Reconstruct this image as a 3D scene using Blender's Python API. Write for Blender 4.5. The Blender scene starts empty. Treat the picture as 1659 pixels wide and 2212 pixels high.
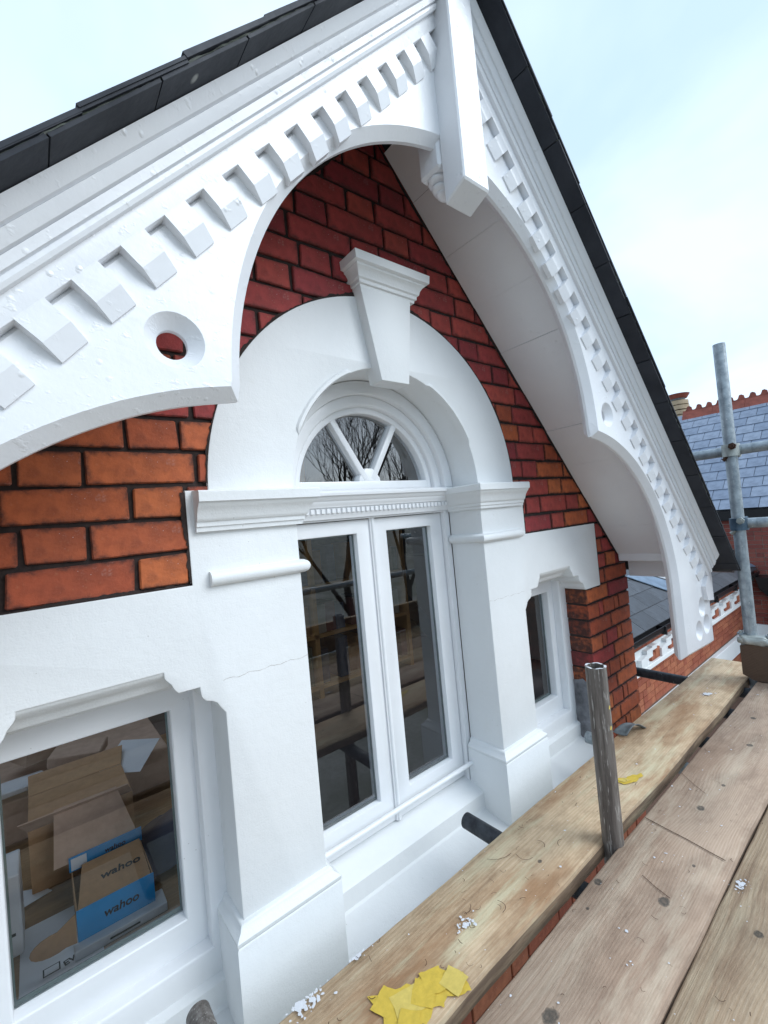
import bpy, bmesh, math, random
from mathutils import Vector, Matrix
R = math.radians
random.seed(7)
scene = bpy.context.scene
col = scene.collection

# ------------------------------------------------------------------ camera
CAM = Vector((-0.95929, -1.09085, 0.10627))
yaw, pit, rol = R(38.76192), R(1.26018), R(-5.31245)
F = Vector((math.sin(yaw)*math.cos(pit), math.cos(yaw)*math.cos(pit), math.sin(pit)))
Rt = Vector((math.cos(yaw), -math.sin(yaw), 0)); Up = Rt.cross(F)
RX = math.cos(rol)*Rt + math.sin(rol)*Up
UX = -math.sin(rol)*Rt + math.cos(rol)*Up
cd = bpy.data.cameras.new('camera'); cam = bpy.data.objects.new('camera', cd); col.objects.link(cam)
cd.sensor_fit = 'HORIZONTAL'; cd.sensor_width = 36.0; cd.lens = 951.89/1659*36.0
cd.clip_start = 0.02; cd.clip_end = 2000
cam.matrix_world = Matrix(((RX.x, UX.x, -F.x, CAM.x), (RX.y, UX.y, -F.y, CAM.y), (RX.z, UX.z, -F.z, CAM.z), (0, 0, 0, 1)))
scene.camera = cam
def px(p):
    d = Vector(p)-CAM; w = d.dot(F)
    if w < .05: return None
    return (829.5+951.89*d.dot(RX)/w, 1106-951.89*d.dot(UX)/w, w)

# ------------------------------------------------------------------ world, sun, exposure
SUN_EL, SUN_AZ = 38.0, 148.0      # azimuth of the sun, degrees clockwise from +y
world = bpy.data.worlds.new('World'); scene.world = world; world.use_nodes = True
nt = world.node_tree; nt.nodes.clear()
def wn(t, **k):
    n = nt.nodes.new(t)
    for a, b in k.items(): setattr(n, a, b)
    return n
wout = wn('ShaderNodeOutputWorld'); bg = wn('ShaderNodeBackground'); sky = wn('ShaderNodeTexSky')
sky.sky_type = 'NISHITA'; sky.sun_disc = False; sky.sun_elevation = R(SUN_EL); sky.sun_rotation = R(SUN_AZ)
sky.air_density = 1.0; sky.dust_density = 1.5; sky.ozone_density = 1.0
tc = wn('ShaderNodeTexCoord'); sep = wn('ShaderNodeSeparateXYZ'); nt.links.new(tc.outputs['Generated'], sep.inputs[0])
az = wn('ShaderNodeMath', operation='ABSOLUTE'); nt.links.new(sep.outputs[2], az.inputs[0])
ad = wn('ShaderNodeMath', operation='ADD'); ad.inputs[1].default_value = .35; nt.links.new(az.outputs[0], ad.inputs[0])
vd = wn('ShaderNodeVectorMath', operation='SCALE'); iv = wn('ShaderNodeMath', operation='DIVIDE'); iv.inputs[0].default_value = 1.0
nt.links.new(ad.outputs[0], iv.inputs[1]); nt.links.new(tc.outputs['Generated'], vd.inputs[0]); nt.links.new(iv.outputs[0], vd.inputs['Scale'])
cn = wn('ShaderNodeTexNoise'); cn.inputs['Scale'].default_value = 1.78; cn.inputs['Detail'].default_value = 5; cn.inputs['Roughness'].default_value = .5; cn.inputs['Distortion'].default_value = .25
nt.links.new(vd.outputs[0], cn.inputs['Vector'])
cr = wn('ShaderNodeValToRGB'); cr.color_ramp.elements[0].position = .36; cr.color_ramp.elements[1].position = .66
cr.color_ramp.elements[0].color = (2.35/4, 3.1/4, 3.85/4, 1); cr.color_ramp.elements[1].color = (3.35/4, 4.0/4, 4.75/4, 1)
nt.links.new(cn.outputs['Fac'], cr.inputs[0])
sc = wn('ShaderNodeMix', data_type='RGBA', blend_type='MIX')
cl4 = wn('ShaderNodeVectorMath', operation='SCALE'); cl4.inputs['Scale'].default_value = 3.85; nt.links.new(cr.outputs[0], cl4.inputs[0])
sc.inputs['Factor'].default_value = .86; nt.links.new(sky.outputs[0], sc.inputs['A']); nt.links.new(cl4.outputs[0], sc.inputs['B'])
nt.links.new(sc.outputs['Result'], bg.inputs['Color']); bg.inputs['Strength'].default_value = 0.115
nt.links.new(bg.outputs[0], wout.inputs['Surface'])
sl = bpy.data.lights.new('sun', 'SUN'); so = bpy.data.objects.new('sun', sl); col.objects.link(so)
sl.energy = 0.82; sl.angle = R(40); sl.color = (.89, .955, 1.0)
sd = Vector((math.sin(R(SUN_AZ))*math.cos(R(SUN_EL)), math.cos(R(SUN_AZ))*math.cos(R(SUN_EL)), math.sin(R(SUN_EL))))
so.rotation_euler = sd.to_track_quat('Z', 'Y').to_euler(); so.location = (-3, -6, 9)
vs = scene.view_settings; vs.view_transform = 'Standard'; vs.look = 'None'; vs.gamma = 1.0; vs.exposure = 1.47; vs.use_curve_mapping = False

# ------------------------------------------------------------------ materials
class NT:
    def __init__(s, name):
        s.m = bpy.data.materials.new(name); s.m.use_nodes = True; s.t = s.m.node_tree; s.t.nodes.clear()
        s.out = s.n('ShaderNodeOutputMaterial'); s.b = s.n('ShaderNodeBsdfPrincipled'); s.l(s.b.outputs[0], s.out.inputs[0])
        s.tc = s.n('ShaderNodeTexCoord')
    def n(s, t, **k):
        x = s.t.nodes.new(t)
        for a, b in k.items(): setattr(x, a, b)
        return x
    def l(s, a, b): s.t.links.new(a, b)
    def mapv(s, scale=(1, 1, 1), src=None, loc=(0, 0, 0)):
        m = s.n('ShaderNodeMapping'); m.inputs['Scale'].default_value = scale; m.inputs['Location'].default_value = loc
        s.l(src or s.tc.outputs['Object'], m.inputs[0]); return m.outputs[0]
    def noise(s, scale, detail=4, rough=.5, vec=None, dist=0):
        n = s.n('ShaderNodeTexNoise'); n.inputs['Scale'].default_value = scale; n.inputs['Detail'].default_value = detail
        n.inputs['Roughness'].default_value = rough; n.inputs['Distortion'].default_value = dist
        s.l(vec or s.tc.outputs['Object'], n.inputs['Vector']); return n.outputs['Fac']
    def ramp(s, fac, stops, interp='LINEAR'):
        r = s.n('ShaderNodeValToRGB'); r.color_ramp.interpolation = interp
        e = r.color_ramp.elements
        while len(e) < len(stops): e.new(.5)
        for k, (p, c) in zip(e, stops):
            k.position = p; k.color = (c[0], c[1], c[2], 1) if isinstance(c, (tuple, list)) else (c, c, c, 1)
        s.l(fac, r.inputs[0]); return r.outputs[0]
    def mix(s, fac, a, b, blend='MIX'):
        m = s.n('ShaderNodeMix', data_type='RGBA', blend_type=blend)
        for v, k in ((fac, 'Factor'), (a, 'A'), (b, 'B')):
            if isinstance(v, (int, float)): m.inputs[k].default_value = v
            elif isinstance(v, (tuple, list)): m.inputs[k].default_value = (v[0], v[1], v[2], 1)
            else: s.l(v, m.inputs[k])
        return m.outputs['Result']
    def math(s, op, a, b=None, c=None):
        m = s.n('ShaderNodeMath', operation=op)
        for i, v in enumerate((a, b, c)):
            if v is None: continue
            if isinstance(v, (int, float)): m.inputs[i].default_value = v
            else: s.l(v, m.inputs[i])
        return m.outputs[0]
    def bump(s, h, strength=.3, dist=.01, prev=None):
        b = s.n('ShaderNodeBump'); b.inputs['Strength'].default_value = strength; b.inputs['Distance'].default_value = dist
        s.l(h, b.inputs['Height'])
        if prev: s.l(prev, b.inputs['Normal'])
        s.l(b.outputs[0], s.b.inputs['Normal']); return b.outputs[0]
    def set(s, color=None, rough=None, metal=None, spec=None):
        for v, k in ((color, 'Base Color'), (rough, 'Roughness'), (metal, 'Metallic'), (spec, 'Specular IOR Level')):
            if v is None: continue
            if isinstance(v, (tuple, list)): s.b.inputs[k].default_value = (v[0], v[1], v[2], 1)
            elif isinstance(v, (int, float)): s.b.inputs[k].default_value = v
            else: s.l(v, s.b.inputs[k])
        return s
    def rnd(s):
        oi = s.n('ShaderNodeObjectInfo'); ge = s.n('ShaderNodeNewGeometry')
        return s.math('FRACT', s.math('ADD', oi.outputs['Random'], ge.outputs['Random Per Island']))

def m_paint(name, c, rough, b1, b2, s1=55, s2=240):
    m = NT(name)
    v = m.noise(3.1, 5, .6); w = m.noise(17, 4, .6)
    cc = m.mix(m.ramp(v, [(.35, 0.0), (.7, 1.0)]), c, tuple(x*.95 for x in c))
    cc = m.mix(m.ramp(w, [(.62, 0.0), (.78, .35)]), cc, tuple(x*y for x, y in zip(c, (.93, .92, .89))))
    vo = m.n('ShaderNodeTexVoronoi'); vo.inputs['Scale'].default_value = 34; m.l(m.tc.outputs['Object'], vo.inputs['Vector'])
    g = m.ramp(vo.outputs['Distance'], [(.035, 1.0), (.06, 0.0)]); g2 = m.math('MULTIPLY', g, m.ramp(m.noise(5, 2), [(.56, 0.0), (.6, .5)]))
    cc = m.mix(g2, cc, (.32, .30, .27))
    m.set(cc, rough)
    n = m.bump(m.noise(5.5, 3, .5), .35, .012); n = m.bump(m.noise(s1, 4, .6), b1, .004, n); br = m.noise(1.0, 3, .6, m.mapv((30, 30, 260))); n = m.bump(br, b2*.6, .0015, n); m.bump(m.noise(s2, 3, .6), b2, .0015, n)
    return m.m
WHITE = m_paint('masonry_white_paint', (.80, .815, .82), .5, .2, .3)
TIMBER = m_paint('gloss_white_timber_paint', (.80, .81, .835), .33, .5, .3, 38, 150)
def m_barge():
    m = NT('lumpy_gloss_white_paint')
    m.set(m.mix(m.ramp(m.noise(4, 4), [(.35, 0.0), (.7, 1.0)]), (.81, .82, .84), (.76, .77, .80)), .3)
    n = m.bump(m.noise(6, 3, .5), .35, .010); n = m.bump(m.noise(30, 4, .5), .12, .004, n)
    vo = m.n('ShaderNodeTexVoronoi'); vo.inputs['Scale'].default_value = 46; m.l(m.tc.outputs['Object'], vo.inputs['Vector'])
    h = m.math('MULTIPLY', m.ramp(vo.outputs['Distance'], [(.0, 1.0), (.22, 0.0)]), m.ramp(m.noise(9, 2), [(.52, 0.0), (.66, 1.0)]))
    n = m.bump(h, .45, .004, n); rid = m.noise(1.0, 3, .6, m.mapv((40, 20, 60))); n = m.bump(m.ramp(rid, [(.60, 0.0), (.75, 1.0)]), .22, .003, n); m.bump(m.noise(140, 2), .12, .002, n)
    return m.m
BARGE = m_barge()
JOINERY = m_paint('satin_white_joinery', (.82, .83, .845), .28, .06, .05)
def m_brick(name, stops, soot, rough=.62, edge=0):
    m = NT(name); r = m.rnd()
    c = m.ramp(r, stops)
    n1 = m.noise(26, 6, .65); n2 = m.noise(110, 4, .6); n3 = m.noise(5.5, 4, .6)
    c = m.mix(m.ramp(n1, [(.40, 0.0), (.75, .6)]), c, tuple(x*.5 for x in stops[0][1]))
    c = m.mix(m.ramp(n2, [(.62, 0.0), (.75, .35)]), c, (.50, .20, .10))
    c = m.mix(m.ramp(n3, [(.5, 0.0), (.75, soot)]), c, (.055, .018, .016))
    vo = m.n('ShaderNodeTexVoronoi'); vo.inputs['Scale'].default_value = 70; m.l(m.tc.outputs['Object'], vo.inputs['Vector'])
    sp = m.math('MULTIPLY', m.ramp(vo.outputs['Distance'], [(.05, 1.0), (.10, 0.0)]), m.ramp(m.noise(14, 2), [(.58, 0.0), (.62, .8)]))
    c = m.mix(sp, c, (.62, .60, .58))
    if edge:
        se = m.n('ShaderNodeSeparateXYZ'); m.l(m.tc.outputs['Generated'], se.inputs[0])
        dx = m.math('MULTIPLY', m.math('MINIMUM', se.outputs[0], m.math('SUBTRACT', 1.0, se.outputs[0])), .18); dz = m.math('MULTIPLY', m.math('MINIMUM', se.outputs[2], m.math('SUBTRACT', 1.0, se.outputs[2])), .07)
        d_ = m.math('ADD', m.math('MINIMUM', dx, dz), m.math('MULTIPLY', m.math('SUBTRACT', m.noise(38, 4, .65), .5), .030))
        c = m.mix(m.ramp(d_, [(.0, edge), (.010, 0.0)]), c, (.035, .015, .013))
        wp = m.math('MULTIPLY', m.ramp(m.noise(22, 5, .7), [(.60, 0.0), (.72, .5)]), m.ramp(m.noise(2.6, 3), [(.5, 0.0), (.62, 1.0)])); c = m.mix(wp, c, (.55, .40, .36))
    m.set(c, rough); n = m.bump(n1, .4, .005); n = m.bump(m.noise(60, 5, .7), .5, .003, n); m.bump(n2, .4, .002, n)
    return m.m
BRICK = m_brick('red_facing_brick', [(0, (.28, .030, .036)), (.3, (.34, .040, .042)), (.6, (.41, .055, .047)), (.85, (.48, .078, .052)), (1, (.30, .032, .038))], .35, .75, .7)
BRICKO = m_brick('orange_facing_brick', [(0, (.33, .060, .026)), (.3, (.42, .084, .030)), (.6, (.50, .115, .036)), (.85, (.57, .15, .045)), (1, (.36, .062, .03))], .35, .75, .9)
BRICK2 = m_brick('orange_red_brick', [(0, (.29, .072, .038)), (.4, (.36, .10, .05)), (.8, (.43, .145, .07)), (1, (.31, .08, .042))], .25, .8)
BRICK3 = m_brick('far_red_brick', [(0, (.22, .055, .045)), (.5, (.30, .08, .06)), (1, (.36, .11, .075))], .3, .85)
def simple(name, c, rough=.7, var=.25, s=20, bump=.2, metal=0, dark=None):
    m = NT(name); n = m.noise(s, 5, .6)
    m.set(m.mix(m.ramp(n, [(.3, 0.0), (.7, 1.0)]), c, dark or tuple(x*(1-var) for x in c)), rough, metal)
    m.bump(n, bump, .004); return m.m
MORTAR = simple('sooty_black_mortar', (.042, .028, .025), .95, .5, 60, .6)
MORTAR2 = simple('brown_mortar', (.15, .085, .06), .95, .4, 60, .4)
MORTAR3 = simple('pale_lime_mortar', (.42, .36, .31), .95, .4, 60, .4)
def m_slate(name, c1, c2, rough=.42):
    m = NT(name); r = m.rnd(); n = m.noise(9, 6, .65, m.mapv((1, 1, 1))); f = m.noise(90, 4)
    c = m.mix(r, c1, c2); c = m.mix(m.ramp(n, [(.4, 0.0), (.75, .6)]), c, tuple(x*.55 for x in c1))
    vo = m.n('ShaderNodeTexVoronoi'); vo.inputs['Scale'].default_value = 12; m.l(m.tc.outputs['Object'], vo.inputs['Vector'])
    sp = m.math('MULTIPLY', m.ramp(vo.outputs['Distance'], [(.06, 1.0), (.12, 0.0)]), m.ramp(m.noise(4, 2), [(.56, 0.0), (.62, .7)]))
    c = m.mix(sp, c, (.42, .43, .40))
    m.set(c, m.ramp(n, [(.3, rough), (.7, rough+.2)])); b = m.bump(n, .25, .006); m.bump(f, .3, .002, b); return m.m
SLATE = m_slate('dark_slate', (.010, .013, .021), (.017, .021, .031), .6)
SLATE2 = m_slate('weathered_grey_slate', (.050, .056, .066), (.085, .094, .108), .38)
SLATE3 = m_slate('blue_grey_slate', (.20, .245, .33), (.28, .325, .41), .5)
RIDGE = simple('red_clay_ridge', (.33, .085, .055), .75, .45, 7, .3)
BEDDING = simple('grey_mossy_bedding', (.17, .18, .17), .95, .5, 40, .6, 0, (.05, .065, .04))
POT = simple('cream_clay_pot', (.52, .40, .26), .8, .3, 9, .3)
BLACK = simple('black_painted_gutter', (.012, .012, .014), .35, .3, 30, .1)
LEAD = simple('lead_sheet', (.20, .225, .235), .45, .6, 22, .6)
SMEAR = simple('grey_smeared_paint', (.25, .25, .27), .6, .7, 16, .7)
LEADB = simple('blue_lead_flashing', (.20, .27, .36), .4, .35, 8, .4)
def m_galv(name, c1, c2, rough):
    m = NT(name); n = m.noise(30, 5, .65); st = m.noise(9, 5, .7, m.mapv((6, 6, 1)))
    c = m.mix(m.ramp(n, [(.35, 0.0), (.65, 1.0)]), c1, c2); c = m.mix(m.ramp(st, [(.55, 0.0), (.7, .6)]), c, tuple(x*.45 for x in c2))
    vo = m.n('ShaderNodeTexVoronoi'); vo.inputs['Scale'].default_value = 55; m.l(m.tc.outputs['Object'], vo.inputs['Vector'])
    sp = m.math('MULTIPLY', m.ramp(vo.outputs['Distance'], [(.08, 1.0), (.16, 0.0)]), m.ramp(m.noise(8, 2), [(.55, 0.0), (.6, .9)]))
    c = m.mix(sp, c, (.72, .72, .70))
    m.set(c, m.ramp(n, [(.3, rough), (.7, rough+.25)]), .55); m.bump(n, .25, .003); return m.m
GALV = m_galv('galvanised_steel', (.42, .47, .50), (.26, .30, .33), .38)
def m_worn():
    m = NT('weathered_grey_tube'); a = m.noise(1.0, 5, .65, m.mapv((70, 70, 5))); b = m.noise(1.0, 4, .6, m.mapv((150, 150, 16)))
    c = m.ramp(a, [(.3, (.075, .062, .055)), (.5, (.17, .15, .135)), (.7, (.27, .25, .23))]); c = m.mix(m.ramp(b, [(.60, 0.0), (.68, .8)]), c, (.50, .48, .45))
    m.set(c, .62, .35); m.bump(a, .4, .003); return m.m
WORN = m_worn()
DARKTUBE = m_galv('dark_scaffold_tube', (.060, .068, .078), (.032, .035, .042), .4)
RUST = simple('rusty_bolt', (.10, .05, .03), .7, .5, 60, .4, .5)
COUPLE = simple('pressed_steel_coupler', (.50, .53, .50), .5, .45, 25, .5, .5)
COUPLEB = simple('blue_worn_coupler', (.10, .16, .22), .45, .5, 25, .5, .5)
def m_wood(name, c1, c2, dark, knots=(), freq=95, seed=0., stain=.5, flecks=.62):
    m = NT(name); P = m.tc.outputs['Object']
    sp_ = m.n('ShaderNodeSeparateXYZ'); m.l(P, sp_.inputs[0]); X, Y, Z = sp_.outputs
    warp = m.math('MULTIPLY', m.math('SUBTRACT', m.noise(1.0, 3, .5, m.mapv((1.3, 5, 5), loc=(seed, 0, 0))), .5), .055)
    v = m.math('ADD', m.math('ADD', Y, Z), warp); kd = None
    for (kx, ky, a, s) in knots:
        dx = m.math('MULTIPLY', m.math('SUBTRACT', X, kx), 1/(2.6*s)); dy = m.math('MULTIPLY', m.math('SUBTRACT', Y, ky), 1/s)
        d2 = m.math('ADD', m.math('MULTIPLY', dx, dx), m.math('MULTIPLY', dy, dy))
        g = m.math('POWER', 2.718, m.math('MULTIPLY', d2, -.8))
        v = m.math('ADD', v, m.math('MULTIPLY', g, a))
        ex = m.math('MULTIPLY', m.math('SUBTRACT', X, kx), 1/(.30*s)); ey = m.math('MULTIPLY', m.math('SUBTRACT', Y, ky), 1/(.24*s))
        e2 = m.math('ADD', m.math('MULTIPLY', ex, ex), m.math('MULTIPLY', ey, ey))
        k = m.math('MAXIMUM', m.ramp(m.math('ADD', e2, m.math('MULTIPLY', m.math('SUBTRACT', m.noise(120, 3), .3), 1.1)), [(.0, .7), (.45, 1.0), (.8, .6), (1.0, 0.0)]), m.math('MULTIPLY', g, .22))
        kd = k if kd is None else m.math('MAXIMUM', kd, k)
    w = m.math('SINE', m.math('MULTIPLY', v, freq*6.283)); w2 = m.math('SINE', m.math('MULTIPLY', v, freq*2.37*6.283))
    fine = m.noise(1.0, 5, .7, m.mapv((9, 420, 420)))
    g = m.math('ADD', m.math('MULTIPLY', w, .13), m.math('ADD', m.math('MULTIPLY', w2, .05), fine))
    c = m.mix(m.ramp(g, [(.22, 1.0), (.8, 0.0)]), c1, c2)
    big = m.noise(1.0, 5, .6, m.mapv((2.2, 7, 7), loc=(seed*2, 3, 0)))
    c = m.mix(m.ramp(big, [(.46, 0.0), (.64, stain)]), c, dark)
    streak = m.noise(1.0, 4, .6, m.mapv((1.2, 55, 55), loc=(seed, 1, 0))); c = m.mix(m.ramp(streak, [(.58, 0.0), (.72, .45)]), c, tuple(x*.6 for x in dark))
    dirt = m.noise(1.0, 6, .7, m.mapv((9, 16, 16), loc=(seed, 2, 0))); c = m.mix(m.ramp(dirt, [(.45, 0.0), (.72, .6)]), c, tuple(x*.62 for x in dark)); pale = m.noise(1.0, 5, .65, m.mapv((3, 22, 22), loc=(seed*3, 5, 0))); c = m.mix(m.ramp(pale, [(.52, 0.0), (.68, .6)]), c, tuple(min(.72, x*1.25) for x in c1))
    if kd is not None: c = m.mix(m.math('MULTIPLY', kd, .9), c, (.055, .052, .045))
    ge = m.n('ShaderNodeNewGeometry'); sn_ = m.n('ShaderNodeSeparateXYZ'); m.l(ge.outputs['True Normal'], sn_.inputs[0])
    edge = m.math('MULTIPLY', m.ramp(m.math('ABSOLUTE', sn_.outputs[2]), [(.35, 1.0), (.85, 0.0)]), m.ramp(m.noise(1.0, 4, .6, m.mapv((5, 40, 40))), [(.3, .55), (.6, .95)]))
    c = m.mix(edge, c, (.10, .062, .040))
    vo = m.n('ShaderNodeTexVoronoi'); vo.inputs['Scale'].default_value = 24; vo.inputs['Randomness'].default_value = 1; m.l(m.mapv((1, 1, 1), loc=(seed, 0, 0)), vo.inputs['Vector'])
    sz = m.math('MULTIPLY', m.noise(7, 2), .11)
    sp = m.math('LESS_THAN', m.math('ADD', vo.outputs['Distance'], m.math('MULTIPLY', m.noise(160, 2), .05)), m.math('SUBTRACT', sz, .012))
    sp = m.math('MULTIPLY', sp, m.ramp(m.noise(3.3, 3, .6), [(flecks-.1, 0.0), (flecks-.06, 1.0)]))
    c = m.mix(sp, c, (.80, .80, .78))
    m.set(c, .78); n = m.bump(g, .35, .0025); m.bump(m.noise(40, 4), .2, .003, n); return m.m
DESKW = m_wood('desk_pine', (.34, .20, .09), (.27, .15, .06), (.2, .1, .05), (), 60, 4., .3, .9)
CARD = simple('corrugated_cardboard', (.46, .26, .13), .85, .2, 40, .2)
CARDP = simple('pinkish_cardboard', (.55, .37, .28), .85, .2, 30, .2)
BLUE = simple('bright_blue_print', (.015, .29, .62), .55, .1, 20, .05)
PAPER = simple('white_paper', (.74, .75, .78), .7, .08, 12, .05)
INK = simple('black_ink', (.012, .012, .014), .7, .1, 12, .0)
TAPE = simple('yellow_masking_tape', (.74, .52, .07), .6, .18, 60, .3)
TAPE2 = simple('pale_yellow_tape', (.76, .58, .14), .6, .18, 60, .3)
GREYPLASTIC = simple('grey_paint_smear', (.26, .29, .29), .6, .2, 60, .3)
ROOM = simple('dark_room_plaster', (.34, .29, .25), .9, .2, 3, .1)
ROOMF = simple('room_carpet', (.10, .08, .08), .95, .2, 3, .1)
BOOKM = []
for i, c in enumerate([(.12, .03, .03), (.04, .05, .09), (.30, .27, .22), (.06, .08, .05), (.25, .12, .04)]): BOOKM.append(simple('book_cloth_%s' % 'abcde'[i], c, .7, .2, 20, .1))
SHELFW = simple('orange_pine', (.42, .22, .07), .6, .3, 6, .1)
GASKET = simple('grey_green_spacer', (.20, .27, .26), .5, .2, 30, .05)
BARK = simple('bare_bark', (.055, .042, .032), .95, .4, 8, .5)
def m_glass(nm, ior):
    m = NT(nm); m.t.nodes.remove(m.b)
    tr = m.n('ShaderNodeBsdfTransparent'); gl = m.n('ShaderNodeBsdfGlossy'); gl.inputs['Roughness'].default_value = .0
    tr.inputs[0].default_value = (.93, .95, .95, 1); gl.inputs[0].default_value = (1, 1, 1, 1)
    fr = m.n('ShaderNodeFresnel'); fr.inputs['IOR'].default_value = ior
    bp = m.n('ShaderNodeBump'); bp.inputs['Strength'].default_value = .02; bp.inputs['Distance'].default_value = .01; m.l(m.noise(3.0, 2), bp.inputs['Height']); m.l(bp.outputs[0], gl.inputs['Normal'])
    mx = m.n('ShaderNodeMixShader'); m.l(fr.outputs[0], mx.inputs[0]); m.l(tr.outputs[0], mx.inputs[1]); m.l(gl.outputs[0], mx.inputs[2]); m.l(mx.outputs[0], m.out.inputs[0])
    return m.m
GLASS = m_glass('double_glazing', 2.0); GLASSF = m_glass('fanlight_glass', 2.7); GLASS2 = m_glass('plain_window_glass', 1.62)  # fanlight IOR raised to strengthen its reflection
def m_ground():
    m = NT('garden_ground'); n = m.noise(.35, 6, .6); f = m.noise(6, 4)
    c = m.mix(m.ramp(n, [(.4, 0.0), (.6, 1.0)]), (.20, .20, .16), (.34, .33, .30)); c = m.mix(m.ramp(f, [(.4, 0.0), (.7, .5)]), c, (.14, .14, .11))
    m.set(c, .95); m.bump(f, .5, .05); return m.m
GROUND = m_ground()

# ------------------------------------------------------------------ mesh helpers
def finish(me, mat, smooth=0):
    me.materials.append(mat)
    if smooth:
        me.polygons.foreach_set('use_smooth', [True]*len(me.polygons)); me.set_sharp_from_angle(angle=R(smooth))
    me.update()
def obj(name, me, parent=None):
    o = bpy.data.objects.new(name, me); col.objects.link(o)
    if parent is not None:
        o.parent = parent
        o.matrix_parent_inverse = Matrix.Translation(-Vector(parent.location))
    return o
def tag(o, label=None, cat=None, group=None, kind=None):
    for k, v in (('label', label), ('category', cat), ('group', group), ('kind', kind)):
        if v: o[k] = v
    return o
def thing(name, loc, label, cat, group=None):
    o = bpy.data.objects.new(name, None); o.location = loc; col.objects.link(o); o.empty_display_size = .1
    return tag(o, label, cat, group)
def poly_mesh(name, verts, faces, mat, smooth=0):
    me = bpy.data.meshes.new(name); me.from_pydata([tuple(v) for v in verts], [], faces); 
    bm = bmesh.new(); bm.from_mesh(me); bmesh.ops.recalc_face_normals(bm, faces=bm.faces); bm.to_mesh(me); bm.free()
    finish(me, mat, smooth); return me
def box_mesh(name, a, b, mat, bevel=0, seg=1, jit=0):
    bm = bmesh.new(); bmesh.ops.create_cube(bm, size=1)
    for v in bm.verts:
        v.co = Vector([a[i]+(v.co[i]+.5)*(b[i]-a[i]) for i in range(3)])
        if jit: v.co += Vector([random.uniform(-jit, jit) for _ in range(3)])
    if bevel: bmesh.ops.bevel(bm, geom=bm.edges[:], offset=bevel, segments=seg, affect='EDGES', profile=.5)
    me = bpy.data.meshes.new(name); bm.to_mesh(me); bm.free(); finish(me, mat, 35 if bevel else 0); return me
def box(name, a, b, mat, parent=None, bevel=0, seg=1, jit=0):
    return obj(name, box_mesh(name, a, b, mat, bevel, seg, jit), parent)
def plate(name, loops, y0, y1, mat, parent=None, bevel=.003, res=1):
    """extrude a polygon with holes, drawn in x,z, between depths y0 and y1"""
    c = bpy.data.curves.new('tmp', 'CURVE'); c.dimensions = '2D'; c.fill_mode = 'BOTH'
    c.extrude = (y1-y0)/2-bevel; c.bevel_depth = bevel; c.bevel_resolution = res; c.offset = -bevel
    for lp in loops:
        s = c.splines.new('POLY'); s.points.add(len(lp)-1); s.use_cyclic_u = True
        for p, q in zip(s.points, lp): p.co = (q[0], q[1], 0, 1)
    o = bpy.data.objects.new('tmp', c); col.objects.link(o); dg = bpy.context.evaluated_depsgraph_get()
    me = bpy.data.meshes.new_from_object(o.evaluated_get(dg)); bpy.data.objects.remove(o); bpy.data.curves.remove(c)
    ym = (y0+y1)/2
    for v in me.vertices: u = v.co.copy(); v.co = (u.x, ym-u.z, u.y)
    bm = bmesh.new(); bm.from_mesh(me); bmesh.ops.remove_doubles(bm, verts=bm.verts, dist=1e-5); bmesh.ops.recalc_face_normals(bm, faces=bm.faces); bm.to_mesh(me); bm.free()
    me.name = name; me.materials.clear(); finish(me, mat, 30)
    return obj(name, me, parent) if parent is not False else me
def sweep_mesh(name, prof, path, mat, smooth=40):
    """profile of (outward distance, z) swept along a polyline in x,y; outward is to the right of travel"""
    n = len(path); V = []; Fc = []
    nr = []
    for i in range(n-1):
        d = Vector(path[i+1])-Vector(path[i]); d.normalize(); nr.append(Vector((d.y, -d.x)))
    for i, p in enumerate(path):
        if i == 0: m = nr[0]
        elif i == n-1: m = nr[-1]
        else:
            m = nr[i-1]+nr[i]; m = m/(1+nr[i-1].dot(nr[i]))
        for (d, z) in prof: V.append((p[0]+m.x*d, p[1]+m.y*d, z))
    k = len(prof)
    for i in range(n-1):
        for j in range(k):
            a, b = i*k+j, i*k+(j+1) % k; Fc.append((a, b, b+k, a+k))
    Fc.append(tuple(range(k))); Fc.append(tuple(range((n-1)*k, n*k)))
    return poly_mesh(name, V, Fc, mat, smooth)
def sweep(name, prof, path, mat, parent=None, smooth=40): return obj(name, sweep_mesh(name, prof, path, mat, smooth), parent)
def tube_mesh(name, a, b, r, mat, ri=0, seg=24):
    a, b = Vector(a), Vector(b); ax = (b-a).normalized(); u = ax.orthogonal().normalized(); w = ax.cross(u); V = []; Fc = []
    rings = [(a, r), (b, r)] + ([(b, ri), (b-ax*min(.25, (b-a).length*.9), ri)] if ri else [])
    for (c, rr) in rings:
        for i in range(seg):
            t = 2*math.pi*i/seg; V.append(c+(u*math.cos(t)+w*math.sin(t))*rr)
    for k in range(len(rings)-1):
        for i in range(seg): Fc.append((k*seg+i, k*seg+(i+1) % seg, (k+1)*seg+(i+1) % seg, (k+1)*seg+i))
    Fc.append(tuple(range(seg))); Fc.append(tuple(range((len(rings)-1)*seg, len(rings)*seg)))
    return poly_mesh(name, V, Fc, mat, 40)
def tube(name, a, b, r, mat, parent=None, ri=0, seg=24): return obj(name, tube_mesh(name, a, b, r, mat, ri, seg), parent)
def arc(cx, cz, r, a0, a1, n): return [(cx+r*math.cos(R(a0+(a1-a0)*i/n)), cz+r*math.sin(R(a0+(a1-a0)*i/n))) for i in range(n+1)]
def mirror(p): return [(-x, z) for x, z in reversed(p)]
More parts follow.
